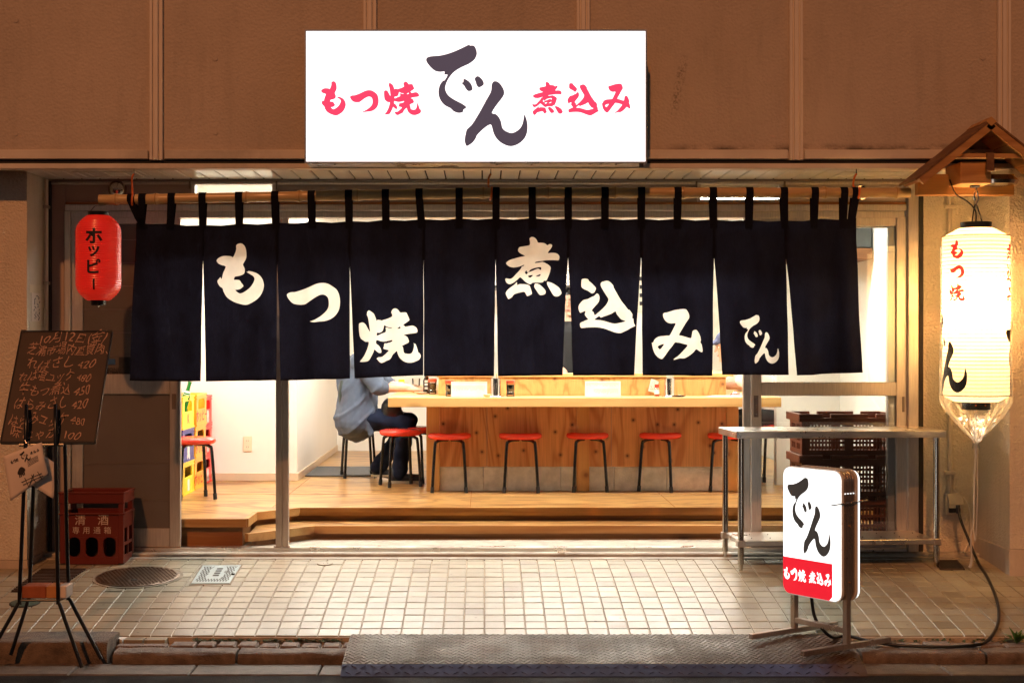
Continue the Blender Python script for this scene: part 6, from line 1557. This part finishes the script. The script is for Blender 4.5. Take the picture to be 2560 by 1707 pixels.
# customer in the chambray shirt: seated at the left of the counter, facing right
yq = 2.62
def Q(px, py, dy=0): return P(px, py, yq+dy)
p1 = empty('person', (X(900, yq), yq, ZFL), label='person in a loose blue shirt and dark jeans seated at the counter', cat='person')
inv = Vector(p1.location)
def rel(v): return Vector(v)-inv
hip = rel((X(900, yq), yq, ZFL+.53)); chest = rel((X(893, yq), yq, 1.02)); neck = rel((X(922, yq), yq, 1.24)); hd_c = rel((X(945, yq), yq, 1.40))
shR = rel((X(905, yq), yq-.17, 1.14)); shL = rel((X(905, yq), yq+.17, 1.14))
elR = rel((X(952, yq), yq-.22, .945)); wrR = rel((X(1018, yq), yq-.16, .935)); elL = rel((X(960, yq), yq+.24, .955)); wrL = rel((X(1025, yq), yq+.12, .93))
knR = rel((X(1018, yq), yq-.10, .655)); anR = rel((X(1000, yq), yq-.12, .275)); knL = rel((X(1022, yq), yq+.12, .66)); anL = rel((X(945, yq), yq+.10, .30))
m = MB()
chain(m, [(hip, .12), (chest, .125), (neck-Vector((0, 0, .04)), .06)]); cap(m, neck-Vector((0, 0, .05)), hd_c-Vector((.01, 0, .06)), .052, .05)
L_, R_ = head(m, hd_c, (1, -.15, -.1))
for sh, el, wr_ in ((shR, elR, wrR), (shL, elL, wrL)): cap(m, chest+Vector((0, 0, .08)), sh, .07, .06); chain(m, [(sh, .052), (el, .042), (wr_, .028)])
hand(m, wrR, (1, .15, .02), (0, -.6, .8), .55); hand(m, wrL, (1, -.2, -.05), (0, .3, .95), .5)
for sgn, kn, an in ((-1, knR, anR), (1, knL, anL)): h2 = hip+Vector((0, sgn*.085, -.01)); chain(m, [(h2, .085), (kn, .058), (an, .042)])
skinned('body', m, .0085, M['skin'], p1); face(p1, L_, R_); hair(p1, L_, R_)
m = MB(); chain(m, [(hip+Vector((-.03, 0, -.03)), .182), (hip+Vector((-.02, 0, .16)), .160), (chest, .165), (neck-Vector((0, 0, .08)), .075)])
for dy in (-.11, .11): cap(m, hip+Vector((-.04, dy, -.04)), chest+Vector((0, dy, .03)), .128, .10)
for sh, el in ((shR, elR), (shL, elL)): cap(m, chest+Vector((.01, 0, .08)), sh, .11, .085); cap(m, sh, el, .082, .068); cap(m, el, el+(wrR-elR)*.12, .068, .062)
cap(m, hip+Vector((.03, -.12, .06)), hip+Vector((.10, -.15, -.14)), .07, .018); cap(m, hip+Vector((-.04, -.12, .04)), hip+Vector((.06, -.15, -.10)), .07, .02); cap(m, hip+Vector((.05, -.1, .1)), hip+Vector((.12, -.13, .0)), .06, .03)
sh_o = skinned('shirt', m, .009, M['denim_shirt'], p1, 2)
for v in sh_o.data.vertices:                                # folds
    c = v.co; v.co += v.normal*(.010*max(0, 1-abs(sin(c.x*15-c.z*11+c.y*9+1.2*sin(c.z*7+c.y*4)))*2.2)-.003*max(0, 1-abs(sin(c.x*22-c.z*9+c.y*7+2*sin(c.z*5)))*2.5))
for k in range(4): MB().tube([hip+Vector((.155, -.10, .04+.09*k)), hip+Vector((.162, -.10, .04+.09*k))], .006, 8).build('button', M['white_label'], sh_o)
m = MB(); cap(m, hip+Vector((-.01, -.06, -.03)), hip+Vector((-.01, .06, -.03)), .115, .115)
for sgn, kn, an in ((-1, knR, anR), (1, knL, anL)):
    h2 = hip+Vector((0, sgn*.085, -.02)); chain(m, [(h2, .100), (h2.lerp(kn, .6), .082), (kn, .070), (kn.lerp(an, .5), .064), (an+Vector((0, 0, -.01)), .068)])
tr_o = skinned('trousers', m, .011, M['denim'], p1, 2)
for v in tr_o.data.vertices: c = v.co; v.co += v.normal*(.004*sin(c.z*60+c.x*20)+.003*sin(c.x*55+c.y*30))
shoe(p1, (anR.x-.04, anR.y, .0), (anR.x+.16, anR.y-.01, .0)); shoe(p1, (anL.x-.02, anL.y, .03), (anL.x+.15, anL.y, .0))
b1 = empty('shoulder_bag', (X(980, yq), yq-.1, .72), label='black leather bag on the lap of the customer in blue', cat='bag')
m = MB(); ell(m, (0, 0, .05), (.085, .07, .095)); cap(m, (-.03, 0, .0), (.05, 0, .0), .06, .055); skinned('pouch', m, .011, M['leather'], b1, 2)
b2 = empty('jacket', (X(866, yq), yq-.06, .95), label='dark green jacket hanging behind the back of the customer in blue', cat='jacket')
m = MB(); ell(m, (-.02, 0, -.06), (.04, .10, .14)); ell(m, (.015, 0, .12), (.035, .10, .16)); skinned('cloth', m, .011, M['green_nylon'], b2, 2)

# cook standing behind the counter
p2 = empty('person', (X(1428, 3.75), 3.78, ZFL), label='person in dark clothes standing in the kitchen behind the split curtain', cat='person')
m = MB(); chain(m, [((0, 0, .92), .125), ((0, 0, 1.18), .125), ((0, 0, 1.30), .06)]); cap(m, (0, 0, 1.28), (0, 0, 1.40), .052, .05); L_, R_ = head(m, (-.0, -.02, 1.47), (-.45, -1, -.1))
for s in (-1, 1):
    chain(m, [((s*.17, 0, 1.24), .052), ((s*.22, -.03, .98), .042), ((s*.12, -.22, .90), .028)]); hand(m, (s*.12, -.22, .90), (-s*.3, -1, -.2), (0, 0, 1), .5); chain(m, [((s*.09, 0, .86), .085), ((s*.10, 0, .48), .06), ((s*.10, 0, .08), .04)])
skinned('body', m, .0095, M['skin'], p2); face(p2, L_, R_); hair(p2, L_, R_)
m = MB(); chain(m, [((0, 0, .85), .165), ((0, 0, 1.15), .16), ((0, 0, 1.24), .09)])
for s in (-1, 1): cap(m, (0, 0, 1.18), (s*.17, 0, 1.22), .11, .08); cap(m, (s*.17, 0, 1.23), (s*.21, -.02, 1.04), .075, .065); chain(m, [((s*.09, 0, .86), .10), ((s*.10, 0, .48), .08), ((s*.10, 0, .10), .07)])
skinned('clothes', m, .013, M['apron'], p2)
for s in (-1, 1): shoe(p2, (s*.10, .04, 0), (s*.11, -.13, 0))
# customer in white with a blue cap, right of the counter, facing left
yz = 3.0; p3 = empty('person', (2.40, yz, ZFL), label='person in a white shirt and blue cap leaning on the right of the counter', cat='person')
hip = Vector((.02, 0, .53)); chest = Vector((-.16, 0, .80)); neck = Vector((-.28, 0, .97)); hc_ = Vector((-.385, -.02, 1.085))
m = MB(); chain(m, [(hip, .12), (chest, .12), (neck-Vector((0, 0, .03)), .06)]); cap(m, neck, hc_-Vector((-.02, 0, .06)), .052, .05); L_, R_ = head(m, hc_, (-1, -.1, -.2))
for s in (-1, 1):
    sh = Vector((-.22, s*.17, .90)); el = Vector((-.30, s*.24, .775)); wr_ = Vector((-.50, s*.13, .765)); chain(m, [(sh, .05), (el, .042), (wr_, .028)]); hand(m, wr_, (-1, -s*.2, 0), (0, 0, 1), .5); cap(m, chest+Vector((-.03, 0, .06)), sh, .07, .055)
    kn = Vector((-.36, s*.11, .47)); an = Vector((-.30, s*.11, .09)); chain(m, [(hip+Vector((0, s*.085, -.01)), .085), (kn, .058), (an, .042)])
skinned('body', m, .0095, M['skin'], p3); face(p3, L_, R_)
m = MB(); ell(m, L_(0, -.012, .065), (.086, .10, .075), R_); cap(m, L_(-.04, .09, .052), L_(.04, .09, .052), .02, .02); cap(m, L_(-.035, .13, .045), L_(.035, .13, .045), .014, .014); skinned('cap', m, .011, M['cap_blue'], p3)
m = MB(); chain(m, [(hip+Vector((0, 0, 0)), .165), (chest, .16), (neck-Vector((-.02, 0, .05)), .085)])
for s in (-1, 1): cap(m, chest+Vector((-.03, 0, .05)), Vector((-.22, s*.17, .90)), .10, .08); cap(m, Vector((-.22, s*.17, .90)), Vector((-.29, s*.23, .80)), .075, .066)
skinned('shirt', m, .012, M['tee'], p3)
m = MB(); cap(m, hip+Vector((0, -.06, -.03)), hip+Vector((0, .06, -.03)), .122, .122)
for s in (-1, 1): kn = Vector((-.36, s*.11, .47)); an = Vector((-.30, s*.11, .09)); chain(m, [(hip+Vector((0, s*.085, -.02)), .10), (kn, .076), (an, .066)])
skinned('trousers', m, .012, M['apron'], p3)
for s in (-1, 1): shoe(p3, (-.26, s*.11, 0), (-.44, s*.12, 0))
